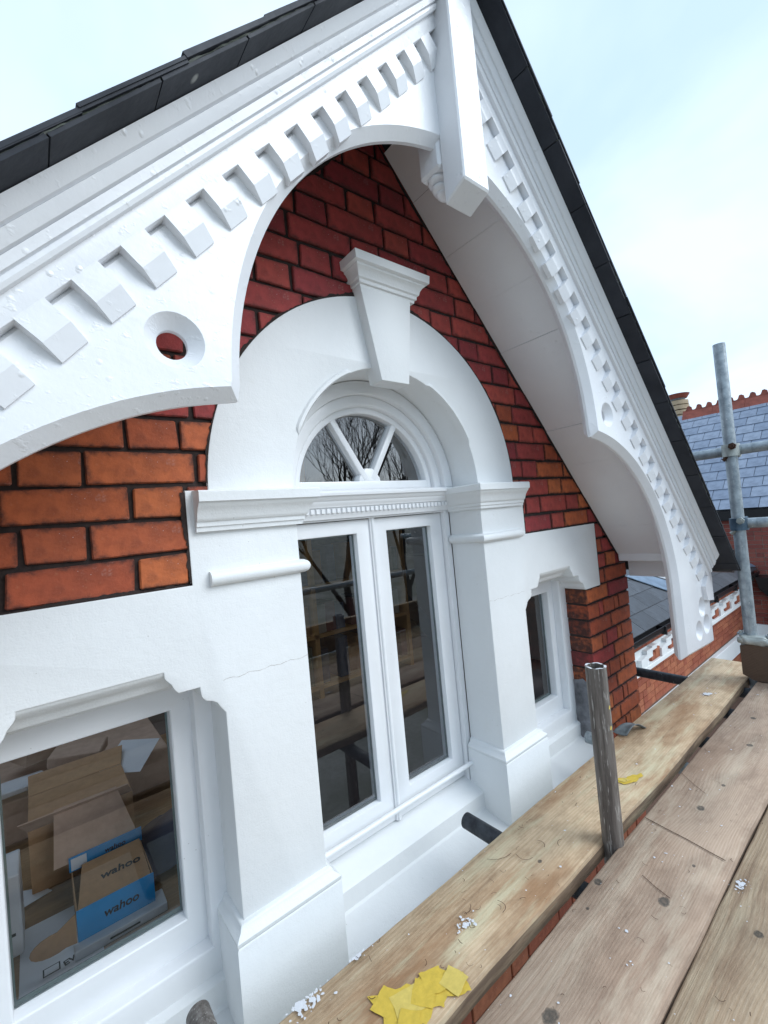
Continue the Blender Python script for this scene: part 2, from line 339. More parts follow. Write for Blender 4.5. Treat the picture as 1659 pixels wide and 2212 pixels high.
def joined(name, cells, mat, parent, kind='stuff'):
    V = []; Fc = []
    for vs_ in cells:
        b = len(V); V += vs_
        Fc += [(b, b+1, b+2, b+3), (b+7, b+6, b+5, b+4), (b, b+4, b+5, b+1), (b+1, b+5, b+6, b+2), (b+2, b+6, b+7, b+3), (b+3, b+7, b+4, b)]
    me = poly_mesh(name, V, Fc, mat); o = obj(name, me, parent); o['kind'] = kind; return o
def cell(a, b):
    return [(a[0], a[1], a[2]), (b[0], a[1], a[2]), (b[0], a[1], b[2]), (a[0], a[1], b[2]), (a[0], b[1], a[2]), (b[0], b[1], a[2]), (b[0], b[1], b[2]), (a[0], b[1], b[2])]

def pane(nm, pts, y, parent, mat=None):
    """single sheet of glass facing the street (-y)"""
    me = bpy.data.meshes.new(nm); me.from_pydata([(x, y, z) for x, z in pts], [], [tuple(range(len(pts)))]); me.update()
    if me.polygons[0].normal.y > 0: me.flip_normals()
    finish(me, mat or GLASS); return obj(nm, me, parent)
# ------------------------------------------------------------------ ground
g = obj('ground', poly_mesh('ground', [(-600, -600, -7.5), (600, -600, -7.5), (600, 600, -7.5), (-600, 600, -7.5)], [(0, 1, 2, 3)], GROUND)); tag(g, 'garden ground far below the scaffold', None, None, 'structure')

# ------------------------------------------------------------------ the gabled house
TH = R(47.1); CT, ST = math.cos(TH), math.sin(TH)
def sl2(s, t, side=1): return (side*(s*CT+t*ST), -s*ST+t*CT)
H = thing('gabled_house', (0, .6, -7.5), 'red brick gabled house with white painted timber bargeboards and arched window', 'house')
XI, XJ, XO, RA, ZC = .392, .622, .674, .620, .216      # door jamb, pier outer edge, neck outer edge, arch radius, springing
XW0, XW1, XB, XC = .622, 1.128, 1.135, 1.605          # side window jambs, brick reveal, corner

# painted surround: one slab with the door arch and the shouldered window heads cut out
shoulder = [(.622, -.312), (.632, -.298), (.640, -.284), (.650, -.277), (.664, -.272), (.671, -.264), (.674, -.258), (.676, -.237)]
raised = [(.722, -.236), (.730, -.226), (.736, -.212), (.744, -.203), (.748, -.196), (.749, -.183)]
cx_ = .875
winhead = shoulder+raised+[(2*cx_-x, z) for x, z in reversed(raised)]+[(2*cx_-x, z) for x, z in reversed(shoulder)]
rhalf = [(XI, -1.12), (XJ, -1.12)]+winhead+[(1.136, -.316), (1.279, -.316), (1.281, -.004), (1.277, 0), (XO, 0), (XO, .222), (RA, .222)]
ext = arc(0, ZC, RA, 1, 179, 72); ins = arc(0, ZC, XI, 0, 180, 72)
outl = rhalf+ext+mirror(rhalf)+list(reversed(ins))
plate('painted_surround', [outl], 0.0, .165, WHITE, H, .0035)
# raised bead on the arch edge, stopped short of the keystone and the springing
for nm, a0, a1 in (('arch_stop_bead', 23, 66), ('arch_stop_bead', 114, 157)):
    V = []; Fc = []; n = 24
    for i in range(n+1):
        a = R(a0+(a1-a0)*i/n); e = max(.05, min(1, min(i, n-i)/1.2))
        for r, y in ((XI+.017*e, -.0005), (XI+.012*e, -.006*e), (XI+.003*e, -.006*e), (XI-.002*e, .004), (XI-.002*e, .03)):
            V.append((r*math.cos(a), y, ZC+r*math.sin(a)))
    k = 5
    for i in range(n):
        for j in range(k): a = i*k+j; b = i*k+(j+1) % k; Fc.append((a, b, b+k, a+k))
    Fc += [tuple(range(k)), tuple(range(n*k, n*k+k))]
    obj(nm, poly_mesh(nm, V, Fc, WHITE, 40), H)
# moulded heads over the side windows
hp = [(-.235, .062), (-.232, .050), (-.226, .044), (-.216, .040), (-.206, .028), (-.200, .018), (-.196, .015), (-.190, .006), (-.182, .004), (-.178, .09), (-.235, .09)]
for sgn in (1, -1):
    V = []; Fc = []
    for x in (.728, 1.022):
        for z, y in hp: V.append((sgn*x, y, z))
    k = len(hp)
    for j in range(k): Fc.append((j, (j+1) % k, (j+1) % k+k, j+k))
    Fc += [tuple(range(k)), tuple(range(k, 2*k))]
    obj('window_head_moulding', poly_mesh('window_head_moulding', V, Fc, WHITE, 45), H)
# capitals, necking rolls and plinths, each mitred round the jamb
capp = [(0, .121), (.012, .122), (.013, .132), (.017, .134), (.018, .144), (.023, .147), (.026, .154), (.030, .166), (.037, .177), (.044, .184), (.046, .190), (.052, .191), (.053, .213), (.049, .217), (0, .2205)]
rollp = [(0, -.010), (.008, -.009), (.015, -.005), (.019, .001), (.0205, .008), (.019, .015), (.015, .021), (.008, .025), (0, .026)]
plp = [(0, -1.1), (.026, -1.1), (.026, -.842), (.023, -.838), (.026, -.834), (.026, -.826), (.020, -.820), (.013, -.816), (.010, -.808), (.006, -.802), (0, -.800)]
for sgn in (-1, 1):
    def pth(pts): return pts if sgn < 0 else [(-x, y) for x, y in reversed(pts)]
    sweep('capital', capp, pth([(-.658, 0), (-XI, 0), (-XI, .160)]), WHITE, H)
    sweep('neck_roll', rollp, pth([(-.634, 0), (-XI, 0), (-XI, .160)]), WHITE, H, 60)
    sweep('pier_plinth', plp, pth([(-XJ, .120), (-XJ, 0), (-XI, 0), (-XI, .160)]), WHITE, H)
# keystone
ks = tag(plate('keystone', [[(-.070, .552), (.046, .552), (.086, .842), (-.124, .842)]], -.036, .03, WHITE, H, .002), 'tapered white keystone with moulded cap')
kp = [(0, .838), (.036, .838), (.037, .846), (.043, .848), (.044, .858), (.050, .862), (.053, .874), (.060, .884), (.066, .888), (.067, .894), (.078, .896), (.080, .922), (.076, .925), (0, .928)]
V = []; Fc = []; k = len(kp)
for (sx) in (-1, 1):
    for d, z in kp: V.append((-.010+sx*(.080+max(0, d)*.93), -d, z))
vb = len(V)
for sx in (-1, 1):
    for d, z in kp: V.append((-.010+sx*(.080+max(0, d)*.93), .03, z))
for j in range(k):
    j2 = (j+1) % k; Fc.append((j, j2, j2+k, j+k)); Fc.append((vb+j, vb+j2, j2, j)); Fc.append((k+j, k+j2, vb+k+j2, vb+k+j))
obj('keystone_cap', poly_mesh('keystone_cap', V, Fc, WHITE, 40), ks)

# sills
sp = [(.26, -.952), (.185, -.958), (.104, -.984), (.098, -.990), (.098, -1.046), (.092, -1.052), (-.02, -1.070), (-.028, -1.08), (-.028, -1.19), (.26, -1.19)]
def sill(name, x0, x1):
    V = [(x0, y, z) for y, z in sp]+[(x1, y, z) for y, z in sp]; k = len(sp)
    obj(name, poly_mesh(name, V, [(j, (j+1) % k, (j+1) % k+k, j+k) for j in range(k)]+[tuple(range(k)), tuple(range(k, 2*k))], WHITE, 30), H)
sill('window_sill', -XI+.001, XI-.001); sill('window_sill', XJ+.001, 1.16); sill('window_sill', -1.35, -XJ-.001)
box('sill_course', (-1.6, -.05, -1.33), (XC+.02, .12, -1.20), WHITE, H, .004)

# brickwork of the gable
def gz(x): return 1.445-1.0765*abs(x)
wall_out = [(XC-.006, -1.12), (XC-.006, gz(XC)-.02), (0, gz(0)+.03), (-XC, gz(XC)-.02), (-XC, -1.12), (-1.142, -1.12), (-1.142, -.19), (-.61, -.19), (-.61, -1.12), (-.41, -1.12)]
wall_out += list(reversed(arc(0, ZC, .41, 0, 180, 24)))+[(.41, -1.12), (.61, -1.12), (.61, -.19), (1.142, -.19), (1.142, -1.12)]
gw = plate('gable_wall', [wall_out], .013, .112, MORTAR, H, .001)
inner = plate('inner_wall_leaf', [wall_out], .170, .300, ROOM, H, .001)
CO = .07875
bmesh_cache = {}
def brick_variants(nm, L, hgt, dep, mat, n=5, jit=.0016):
    out = []
    for i in range(n):
        bm = bmesh.new(); bmesh.ops.create_cube(bm, size=1)
        for v in bm.verts: v.co = Vector((v.co.x*L, v.co.y*dep, v.co.z*hgt))+Vector((random.uniform(-jit, jit)*1.6, 0, random.uniform(-jit, jit)*1.3))
        es = [e for e in bm.edges if e.verts[0].co.y < 0 or e.verts[1].co.y < 0]
        bmesh.ops.bevel(bm, geom=es, offset=.003, segments=1, affect='EDGES')
        me = bpy.data.meshes.new(nm); bm.to_mesh(me); bm.free(); finish(me, mat, 0); out.append(me)
    return out
JT = .0085
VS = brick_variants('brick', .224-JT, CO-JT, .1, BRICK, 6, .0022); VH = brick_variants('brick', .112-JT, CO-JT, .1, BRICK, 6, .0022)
VSO = brick_variants('brick', .224-JT, CO-JT, .1, BRICKO, 6, .0022); VHO = brick_variants('brick', .112-JT, CO-JT, .1, BRICKO, 6, .0022)
nb = 0
def put_brick(x0, x1, k, parent, yf=0., dep=.1, vari=None):
    global nb
    L = x1-x0
    if L < .02: return
    big = L > .15
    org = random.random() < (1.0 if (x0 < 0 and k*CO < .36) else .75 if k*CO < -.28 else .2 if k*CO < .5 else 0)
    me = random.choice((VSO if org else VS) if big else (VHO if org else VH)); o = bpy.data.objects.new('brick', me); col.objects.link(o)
    o.parent = parent
    o.scale = ((L-JT)/((.224 if big else .112)-JT), dep/.1, 1)
    o.location = ((x0+x1)/2, yf+.0045+random.uniform(-.0015, .002)+dep/2, (k+.5)*CO+random.uniform(-.0008, .0008))
    o.rotation_euler = (random.uniform(-.004, .004), 0, random.uniform(-.004, .004)); nb += 1
def hidden(x0, x1, z0, z1):
    """wholly behind the painted surround, in an opening, or above the roof line"""
    ax0, ax1 = min(abs(x0), abs(x1)), max(abs(x0), abs(x1))
    if x0 < 0 < x1: ax0 = 0
    if z0 > gz(ax0)+.02: return True
    if z0 >= .2 and math.hypot(ax1, z1-ZC) < RA-.004: return True
    if z1 <= .24 and ax1 < XO-.004 and z0 > -.01: return True
    if z1 <= .005 and ax1 < 1.278 and z0 >= -.32: return True
    if z1 <= -.30 and ax1 < XB: return True
    q = [px(((x0+x1)/2+dx, 0, z)) for dx in (-.12, .12) for z in (z0, z1)]
    return all(p is None or p[0] < -60 or p[0] > 1700 or p[1] < -60 or p[1] > 2250 for p in q)
for k in range(-14, 19):
    z0, z1 = k*CO, (k+1)*CO
    if z1 <= -.30:      # pier between side window and corner: alternate stretcher and closer courses
        xs = [XB, XB+.233, XC] if k % 2 else [XB, XB+.118, XB+.166, XB+.286, XB+.336, XC]
        for a, b in zip(xs, xs[1:]): put_brick(a, b, k, gw, 0, .112)
        continue
    xs = -1.009 if k % 2 == 0 else -.866
    x = xs-.336*5; row = []
    while x < XC:
        row.append((x, x+.224)); row.append((x+.224, x+.336)); x += .336
    for a, b in row:
        b = min(b, XC)
        if XC-b < .05: b = XC
        if b-a < .02 or a >= XC-.05: continue
        if z1 <= 0 and a < 1.281 < b: a = 1.281-.05
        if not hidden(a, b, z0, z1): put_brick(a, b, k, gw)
# lower wall seen between the boards
lw = box('lower_wall', (-1.6, .045, -7.5), (XC-.004, .30, -1.19), MORTAR2, H)
VSl = brick_variants('brick', .224-JT, CO-JT, .06, BRICK2, 3); VHl = brick_variants('brick', .112-JT, CO-JT, .06, BRICK2, 3)
cells = []
for k in range(-31, -16):
    x = -1.4-.15*(k % 2)
    j = 0
    while x < XC-.02:
        L = .224 if (j+k) % 2 else .112; L = min(L, XC-x); z0 = k*CO
        if -2.05 < z0 < -1.42 and x > -.55 and L > .06:
            me = random.choice(VSl if L > .15 else VHl); o = bpy.data.objects.new('brick', me); col.objects.link(o); o.parent = lw
            o.scale.x = (L-JT)/((.224 if L > .15 else .112)-JT); o.location = (x+L/2, .063+random.uniform(-.001, .001), z0+CO/2); nb += 1
        else: cells.append(cell((x+.004, .035, z0+.004), (x+L-.004, .06, z0+CO-.004)))
        x += L; j += 1
joined('lower_brickwork', cells, BRICK2, lw)

def sooty(path, w0, w1, side, nm='sooty_edge', y=.0018):
    # ragged dark line of missed mortar just outside a painted edge
    V = []; rgs = random.Random(len(path)); pts = []
    for (a, b) in zip(path, path[1:]):
        L = math.hypot(b[0]-a[0], b[1]-a[1]); n = max(1, int(L/.006))
        for i in range(n): pts.append((a[0]+(b[0]-a[0])*i/n, a[1]+(b[1]-a[1])*i/n))
    pts.append(path[-1]); m = len(pts); wv = w0
    for i, p in enumerate(pts):
        q0, q1 = pts[max(0, i-1)], pts[min(m-1, i+1)]; dx, dz = q1[0]-q0[0], q1[1]-q0[1]; l_ = math.hypot(dx, dz) or 1
        nx, nz = dz/l_*side, -dx/l_*side; wv += rgs.uniform(-.0022, .0022); wv = min(w1, max(w0, wv)); e = wv+rgs.uniform(0, .0035)
        V.append((p[0]-nx*.003, y, p[1]-nz*.003)); V.append((p[0]+nx*e, y, p[1]+nz*e))
    return obj(nm, poly_mesh(nm, V, [(2*i, 2*i+1, 2*i+3, 2*i+2) for i in range(m-1)], MORTAR), gw)
for sg in (1, -1):
    sooty([(sg*x, z) for x, z in arc(0, ZC, RA, 2, 88, 60)], .001, .010, 1 if sg > 0 else -1)
    sooty([(sg*XO, .0), (sg*XO, .218)], .001, .009, 1 if sg > 0 else -1)
    sooty([(sg*XO, 0), (sg*1.281, 0)], .0, .006, -1 if sg > 0 else 1)
    sooty([(sg*1.281, 0), (sg*1.279, -.316)], .0, .004, -1 if sg > 0 else 1)
    sooty([(sg*1.137, -.316), (sg*1.279, -.316)], .001, .005, 1 if sg > 0 else -1)
    sooty([(sg*.04, gz(.04)-.012), (sg*1.50, gz(1.50)-.012)], .001, .010, 1 if sg > 0 else -1)
    V = []; n = 30
    for i in range(n+1):
        x = .622-.230*i/n; z = -.236+.002*math.sin(i*.9)+random.uniform(-.0008, .0008); V += [(sg*x, -.0006, z), (sg*x, -.0006, z+random.uniform(.0002, .0009))]
    obj('render_crack', poly_mesh('render_crack', V, [(2*i, 2*i+1, 2*i+3, 2*i+2) for i in range(n)], MORTAR3), H)
# fanlight
tr_ = sweep('fanlight_transom', [(0, .131), (.010, .131), (.012, .140), (.016, .146), (.017, .167), (.024, .169), (.026, .176), (.030, .180), (.031, .188), (.040, .196), (.043, .204), (.050, .206), (.051, .214), (.046, .220), (0, .228)], [(-XI+.002, .165), (XI-.002, .165)], JOINERY, H)
dm = box_mesh('transom_dentil', (-.0062, .1425, .149), (.0062, .150, .165), JOINERY, .001)
for i in range(39): o = obj('transom_dentil', dm, tr_); o.location.x = -.378+i*.0199
FZ = .216
def half_ring(ro, ri, zb): 
    a = math.degrees(math.asin((zb-FZ)/ro)); b = math.degrees(math.asin((zb-FZ)/ri))
    return arc(0, FZ, ro, a, 180-a, 48)+list(reversed(arc(0, FZ, ri, b, 180-b, 48)))
fl = plate('fanlight_frame', [half_ring(.391, .345, .222)], .128, .20, JOINERY, H, .004)
plate('fanlight_ring', [half_ring(.347, .306, .222)], .148, .21, JOINERY, fl, .007, 2)
plate('fanlight_sash', [half_ring(.309, .284, .222)], .166, .215, JOINERY, fl, .005, 2)
plate('bottom_rail', [[(-.30, .222), (.30, .222), (.30, .257), (-.30, .257)]], .167, .214, JOINERY, fl, .004)
def bar(x0, z0, x1, z1, w):
    d = Vector((x1-x0, z1-z0)).normalized()*w/2; n = Vector((-d.y, d.x))
    return [(x0+n.x, z0+n.y), (x0-n.x, z0-n.y), (x1-n.x, z1-n.y), (x1+n.x, z1+n.y)]
plate('glazing_bar', [bar(-.012, .262, -.146, .482, .024)], .168, .210, JOINERY, fl, .005, 2)
plate('glazing_bar', [bar(.016, .262, .150, .482, .024)], .1685, .2095, JOINERY, fl, .005, 2)
plate('hub', [[(-.045, .250), (.051, .250), (.050, .268), (.034, .290), (.018, .303), (-.012, .303), (-.030, .290), (-.044, .268)]], .1695, .2085, JOINERY, fl, .004)
pane('pane', arc(0, FZ, .30, 0, 180, 40), .195, fl, GLASSF)

# french door
fd = plate('french_door', [[(-XI+.001, -1.0), (-.362, -1.0), (-.362, .124), (.362, .124), (.362, -1.0), (XI-.001, -1.0), (XI-.001, .136), (-XI+.001, .136)]], .1655, .225, JOINERY, H, .002)
for sgn in (-1, 1):
    def fx(p): return [(sgn*x, z) for x, z in p]
    x0, x1 = .0035, .3595
    lf = plate('door_leaf', [fx([(x0, -.952), (x1, -.952), (x1, .122), (x0, .122)]), fx([(.068, -.862), (.297, -.862), (.297, .073), (.068, .073)])], .184, .236, JOINERY, fd, .004)
    plate('glazing_spacer', [fx([(.060, -.870), (.305, -.870), (.305, .081), (.060, .081)]), fx([(.0725, -.855), (.2925, -.855), (.2925, .068), (.0725, .068)])], .209, .2135, GASKET, fd, .0008)
    xs = sorted((sgn*.064, sgn*.301))
    pane('door_glass', [(xs[0], -.866), (xs[1], -.866), (xs[1], .077), (xs[0], .077)], .2055, fd)
sweep('meeting_bead', [(0, -.951), (0, .124), (.006, .124), (.006, -.951)], [(-.011, .1835), (.011, .1835)], JOINERY, fd)
tube('meeting_bead', (0, .178, -.951), (0, .178, .124), .0065, JOINERY, fd, 0, 12)
tube('weather_bar', (-XI+.002, .146, -.893), (XI+.004, .146, -.890), .009, JOINERY, fd, 0, 16)
# side windows
for sgn in (-1, 1):
    def fx(p): return [(sgn*x, z) for x, z in p]
    sw = plate('side_window', [fx([(.60, -1.0), (1.15, -1.0), (1.15, -.20), (.60, -.20)]), fx([(.664, -.915), (1.086, -.915), (1.086, -.258), (.664, -.258)])], .116, .20, JOINERY, H, .010, 2)
    plate('sash', [fx([(.655, -.925), (1.095, -.925), (1.095, -.248), (.655, -.248)]), fx([(.712, -.842), (1.045, -.842), (1.045, -.322), (.712, -.322)])], .156, .212, JOINERY, sw, .006, 2)
    xs = sorted((sgn*.706, sgn*1.051))
    pane('pane', [(xs[0], -.848), (xs[1], -.848), (xs[1], -.316), (xs[0], -.316)], .1915, sw, GLASS2)
    plate('glazing_spacer', [fx([(.706, -.848), (1.051, -.848), (1.051, -.316), (.706, -.316)]), fx([(.716, -.832), (1.041, -.832), (1.041, -.326), (.716, -.326)])], .196, .201, GASKET, sw, .0008)

# room behind the windows
rb = [(-1.9, .301, -1.02), (1.9, .301, -1.02), (1.9, 4.2, -1.02), (-1.9, 4.2, -1.02), (-1.9, .301, -.25), (1.9, .301, -.25), (1.9, 4.2, -.25), (-1.9, 4.2, -.25), (0, .301, 1.5), (0, 4.2, 1.5)]
obj('room_wall', poly_mesh('room_wall', rb, [(3, 2, 6, 9, 7), (0, 3, 7, 4), (1, 2, 6, 5), (5, 6, 9, 8)], ROOM), H)
def lslope(u): return (-1.9*(1-u), -.25+1.75*u)
def lpatch(nm, y0, y1, u0, u1, mat, par):
    a, b = lslope(u0), lslope(u1); obj(nm, poly_mesh(nm, [(a[0], y0, a[1]), (a[0], y1, a[1]), (b[0], y1, b[1]), (b[0], y0, b[1])], [(0, 1, 2, 3)], mat), par)
for y0, y1, u0, u1 in ((.301, .55, 0, 1), (.55, 1.9, 0, .12), (.55, 1.9, .78, 1), (1.9, 4.2, 0, 1)): lpatch('room_ceiling', y0, y1, u0, u1, ROOM, H)  # unseen opening added in the left slope to bring daylight onto the desk
obj('room_floor', poly_mesh('room_floor', [(-1.9, .25, -1.015), (1.9, .25, -1.015), (1.9, 4.2, -1.015), (-1.9, 4.2, -1.015)], [(0, 1, 2, 3)], ROOMF), H)

# ------------------------------------------------------------------ roof, soffit, bargeboards
def deck(nm, side, s0, s1, y0, y1, par):
    q = [sl2(s0, 1.0, side), sl2(s1, 1.0, side), sl2(s1, 1.068, side), sl2(s0, 1.068, side)]
    if s0 < -1.0: q[0] = (0, 1.0/CT); q[3] = (0, 1.068/CT)
    return obj(nm, poly_mesh(nm, [(x, y, z) for y in (y0, y1) for x, z in q], [(0, 1, 2, 3), (4, 5, 6, 7), (0, 1, 5, 4), (1, 2, 6, 5), (2, 3, 7, 6), (3, 0, 4, 7)], SLATE), par)
rf = deck('gable_roof', 1, -1.1, 1.18, -.30, 4.3, H)
for a in ((-1.1, 1.18, -.30, .50), (-1.1, -.45, .50, 1.95), (1.0, 1.18, .50, 1.95), (-1.1, 1.18, 1.95, 4.3)): deck('roof_deck', -1, *a, rf)  # left deck leaves out the same stretch, an added gap for indoor daylight
def slab(s0, s1, t00, t01, t10, t11, y0, y1, side, mat, nm, jit=0):
    """box between slope stations s0 and s1; t00,t01 bottom/top at s0, t10,t11 at s1"""
    P = []
    for y in (y0, y1):
        for s, t in ((s0, t00), (s1, t10), (s1, t11), (s0, t01)):
            x, z = sl2(s, t, side); P.append((x+random.uniform(-jit, jit), y, z+random.uniform(-jit, jit)))
    return poly_mesh(nm, P, [(0, 1, 2, 3), (4, 5, 6, 7), (0, 1, 5, 4), (1, 2, 6, 5), (2, 3, 7, 6), (3, 0, 4, 7)], mat)
for side in (1, -1):
    off = 0 if side == 1 else .028
    for i in range(-6, 10):
        s0 = -.005+.2*i-.04+off
        a = max(s0, -1.155); b = min(s0+.2, 1.40)
        if b-a < .03: continue
        obj('slate', slab(a, b-.003, 1.0795, 1.0845, 1.0798, 1.0848, -.462-random.uniform(0, .003), -.2, side, SLATE, 'slate', .0008), rf)        # undercloak course
        e = .2*i+.094+off
        a = max(e-.40, -1.165); b = min(e, 1.42)
        if b-a > .03: obj('slate', slab(a, b, 1.0852, 1.0895, 1.0895, 1.0955, -.465-random.uniform(0, .005), -.18, side, SLATE, 'slate', .0014), rf)
    V = []; n = 160
    for i in range(n+1):
        s_ = -1.14+2.53*i/n
        for t_, y_ in ((1.0842, -.455), (1.0846+random.uniform(-.001, .001), -.4605-random.uniform(0, .0045)), (1.0880+random.uniform(-.001, .0018), -.4605-random.uniform(0, .0045)), (1.0875, -.455)):
            x_, z_ = sl2(s_, t_, side); V.append((x_, y_, z_))
    obj('bedding_mortar', poly_mesh('bedding_mortar', V, [(4*i+j, 4*i+(j+1) % 4, 4*i+4+(j+1) % 4, 4*i+4+j) for i in range(n) for j in range(4)], BEDDING), rf)
    # soffit boards
    n = 10; s0, s1 = -1.0, 1.157
    for i in range(n):
        a = s0+(s1-s0)*i/n; b = s0+(s1-s0)*(i+1)/n
        a = max(a, -.96)
        tj = random.uniform(-.0012, .0012)
        obj('soffit_board', slab(a, b-.0009, .976+tj, .99, .976+tj, .99, -.312, -.002, side, BARGE, 'soffit_board', .0003), rf)
    # boxed eaves
    x0, x1 = (1.503, 1.66) if side == 1 else (-1.66, -1.503)
    box('eaves_box', (x0, -.300, -.222), (x1, -.003, -.150), TIMBER, rf, .003)
    x0, x1 = (1.612, 1.66) if side == 1 else (-1.66, -1.612)
    box('eaves_box', (x0, -.298, -.318), (x1, -.003, -.2225), TIMBER, rf, .003)
    # black eaves gutter along the side of the dormer
    gx = 1.745
    gp = [(0, -.24), (.0, -.30), (.02, -.335), (.055, -.345), (.09, -.335), (.11, -.30), (.11, -.235), (.10, -.235), (.10, -.295), (.055, -.33), (.01, -.295), (.01, -.24)]
    V = [(side*(gx+d), y, z+.03) for y in (-.430, 1.5) for d, z in gp]; k = len(gp)
    obj('gutter', poly_mesh('gutter', V, [(j, (j+1) % k, (j+1) % k+k, j+k) for j in range(k)]+[tuple(range(k)), tuple(range(k, 2*k))], BLACK, 40), rf)
    # bargeboard: base board with arch, cusp, swept foot, round hole and trefoil sinkings
    c1, c2 = (-.107, .352), (.5876, -.348)
    a0 = math.degrees(math.acos((.0+.107)/.757)); a1 = math.degrees(math.asin((.347-.352)/.757))
    main = [(c1[0]+.757*math.cos(R(a)), c1[1]+.757*math.sin(R(a))) for a in [a0+(a1-a0)*i/40 for i in range(41)]]
    b0 = math.degrees(math.atan2(.347+.348, .662-.5876)); foot = [(c2[0]+.696*math.cos(R(a)), c2[1]+.696*math.sin(R(a))) for a in [b0*(1-i/40) for i in range(41)]]
    edge = main[:-1]+[(.656, .346)]+foot[1:]+[(1.2845, -.45), (1.290, -.640), (1.704, -.664), (1.704, (1.0-1.704*ST)/CT), (0, 1.0/CT)]
    holes = [(.759, .430, .0245), (1.562, -.450, .025), (1.604, -.542, .025), (1.492, -.550, .025)]
    lp = [edge]+[[(hx+hr*math.cos(2*math.pi*i/32), hz+hr*math.sin(2*math.pi*i/32)) for i in range(32)] for hx, hz, hr in holes]
    lp = [[(side*x, z) for x, z in l] for l in lp]
    bb = plate('bargeboard', lp, -.346, -.292, BARGE, H, .022, 0)
    if side == 1: tag(bb, 'pierced white bargeboard running down to the right with its swept foot')
    else: tag(bb, 'pierced white bargeboard running down to the left')
    for j, (hx, hz, hr) in enumerate(holes[1:]):
        V = [(side*hx, -.312, hz)]+[(side*(hx+.034*math.cos(2*math.pi*i/24)), -.3245, hz+.034*math.sin(2*math.pi*i/24)) for i in range(24)]
        obj('round_sinking', poly_mesh('round_sinking', V, [(0, 1+i, 1+(i+1) % 24) for i in range(24)], BARGE, 50), bb)
    # upper layer with dentil teeth
    upx = sl2(-1.06, .984)[0]
    top = [(.0, 1.0755/CT-.0), (.0, .984/CT), sl2(1.30, .984), sl2(1.391, .984), (1.686, (.984-1.686*ST)/CT), (1.686, (1.06-1.686*ST)/CT)]
    ub = plate('dentil_board', [[(side*x, z) for x, z in [(0, 1.06/CT), (0, .984/CT), (1.686, (.984-1.686*ST)/CT), (1.692, -.33), (1.66, (1.06-1.66*ST)/CT)]]], -.365, -.336, BARGE, H, .002)
    ph = .096 if side == 1 else .1105     # end of a notch (start of a tooth)
    tp = [(.9855, -.3648), (.954, -.3648), (.947, -.3640), (.9185, -.3505), (.9175, -.336), (.9855, -.336)]
    for i in range(-12, 14):
        s0 = ph+.0957*i; s1 = s0+.0495
        if s0 < -.96 or s1 > 1.40: continue
        V = [(sl2(s+random.uniform(-.0012, .0012), t, side)[0], y, sl2(s, t, side)[1]) for s in (s0, s1) for t, y in tp]; k = len(tp)
        obj('dentil', poly_mesh('dentil', V, [(j, (j+1) % k, (j+1) % k+k, j+k) for j in range(k)]+[tuple(range(k)), tuple(range(k, 2*k))], BARGE), ub)
    # long end block of the dentil course
    V = []
    pe = [(1.5965, -.3465), (1.686, -.327), (1.686, -.436), (1.592, -.421), (1.545, -.338)]
    pe = [sl2(1.335, .984), (1.686, (.984-1.686*ST)/CT), (1.686, -.437), (1.60, -.424), sl2(1.335, .918)]
    V = [(side*x, y, z) for y in (-.3645, -.336) for x, z in pe]; k = len(pe)
    obj('dentil', poly_mesh('dentil', V, [(j, (j+1) % k, (j+1) % k+k, j+k) for j in range(k)]+[tuple(range(k)), tuple(range(k, 2*k))], BARGE), ub)
    # crown moulding, built up in steps
    cp = [(1.012, -.364), (1.013, -.375), (1.018, -.378), (1.023, -.378), (1.024, -.374), (1.0255, -.374), (1.027, -.381), (1.039, -.384), (1.0405, -.380), (1.042, -.388), (1.049, -.393), (1.057, -.396), (1.059, -.392), (1.061, -.399), (1.071, -.408), (1.0785, -.412), (1.0785, -.33), (1.012, -.33)]
    V = []; k = len(cp)
    for j in range(2):
        for t, y in cp:
            if j == 0: x, z = 0.0, t/CT
            else: x = 1.664 if t > 1.03 else 1.656; z = (t-x*ST)/CT
            V.append((side*x, y, z))
    obj('crown_moulding', poly_mesh('crown_moulding', V, [(j, (j+1) % k, (j+1) % k+k, j+k) for j in range(k)]+[tuple(range(k)), tuple(range(k, 2*k))], BARGE, 25), bb)
# ridge finial post
fp = box('finial_post', (-.053, -.412, .958), (.049, -.341, 1.62), BARGE, H, .004)
bmx = bmesh.new(); bmx.from_mesh(fp.data)
for v in bmx.verts:
    if v.co.z < 1.0: v.co.z -= (v.co.y+.412)*.42
bmx.to_mesh(fp.data); bmx.free()
bp2 = box('post_backing', (-.058, -.3405, 1.035), (.052, -.262, 1.50), BARGE, fp, .008)
for zz, rr in ((1.030, .036), (1.012, .028), (1.000, .019)):
    bm = bmesh.new(); bmesh.ops.create_uvsphere(bm, u_segments=20, v_segments=10, radius=1)
    for v in bm.verts: v.co = Vector((-.004+v.co.x*rr*1.35, -.300+v.co.y*rr, zz+v.co.z*.014))
    me = bpy.data.meshes.new('turned_boss'); bm.to_mesh(me); bm.free(); finish(me, BARGE, 60); obj('turned_boss', me, fp)

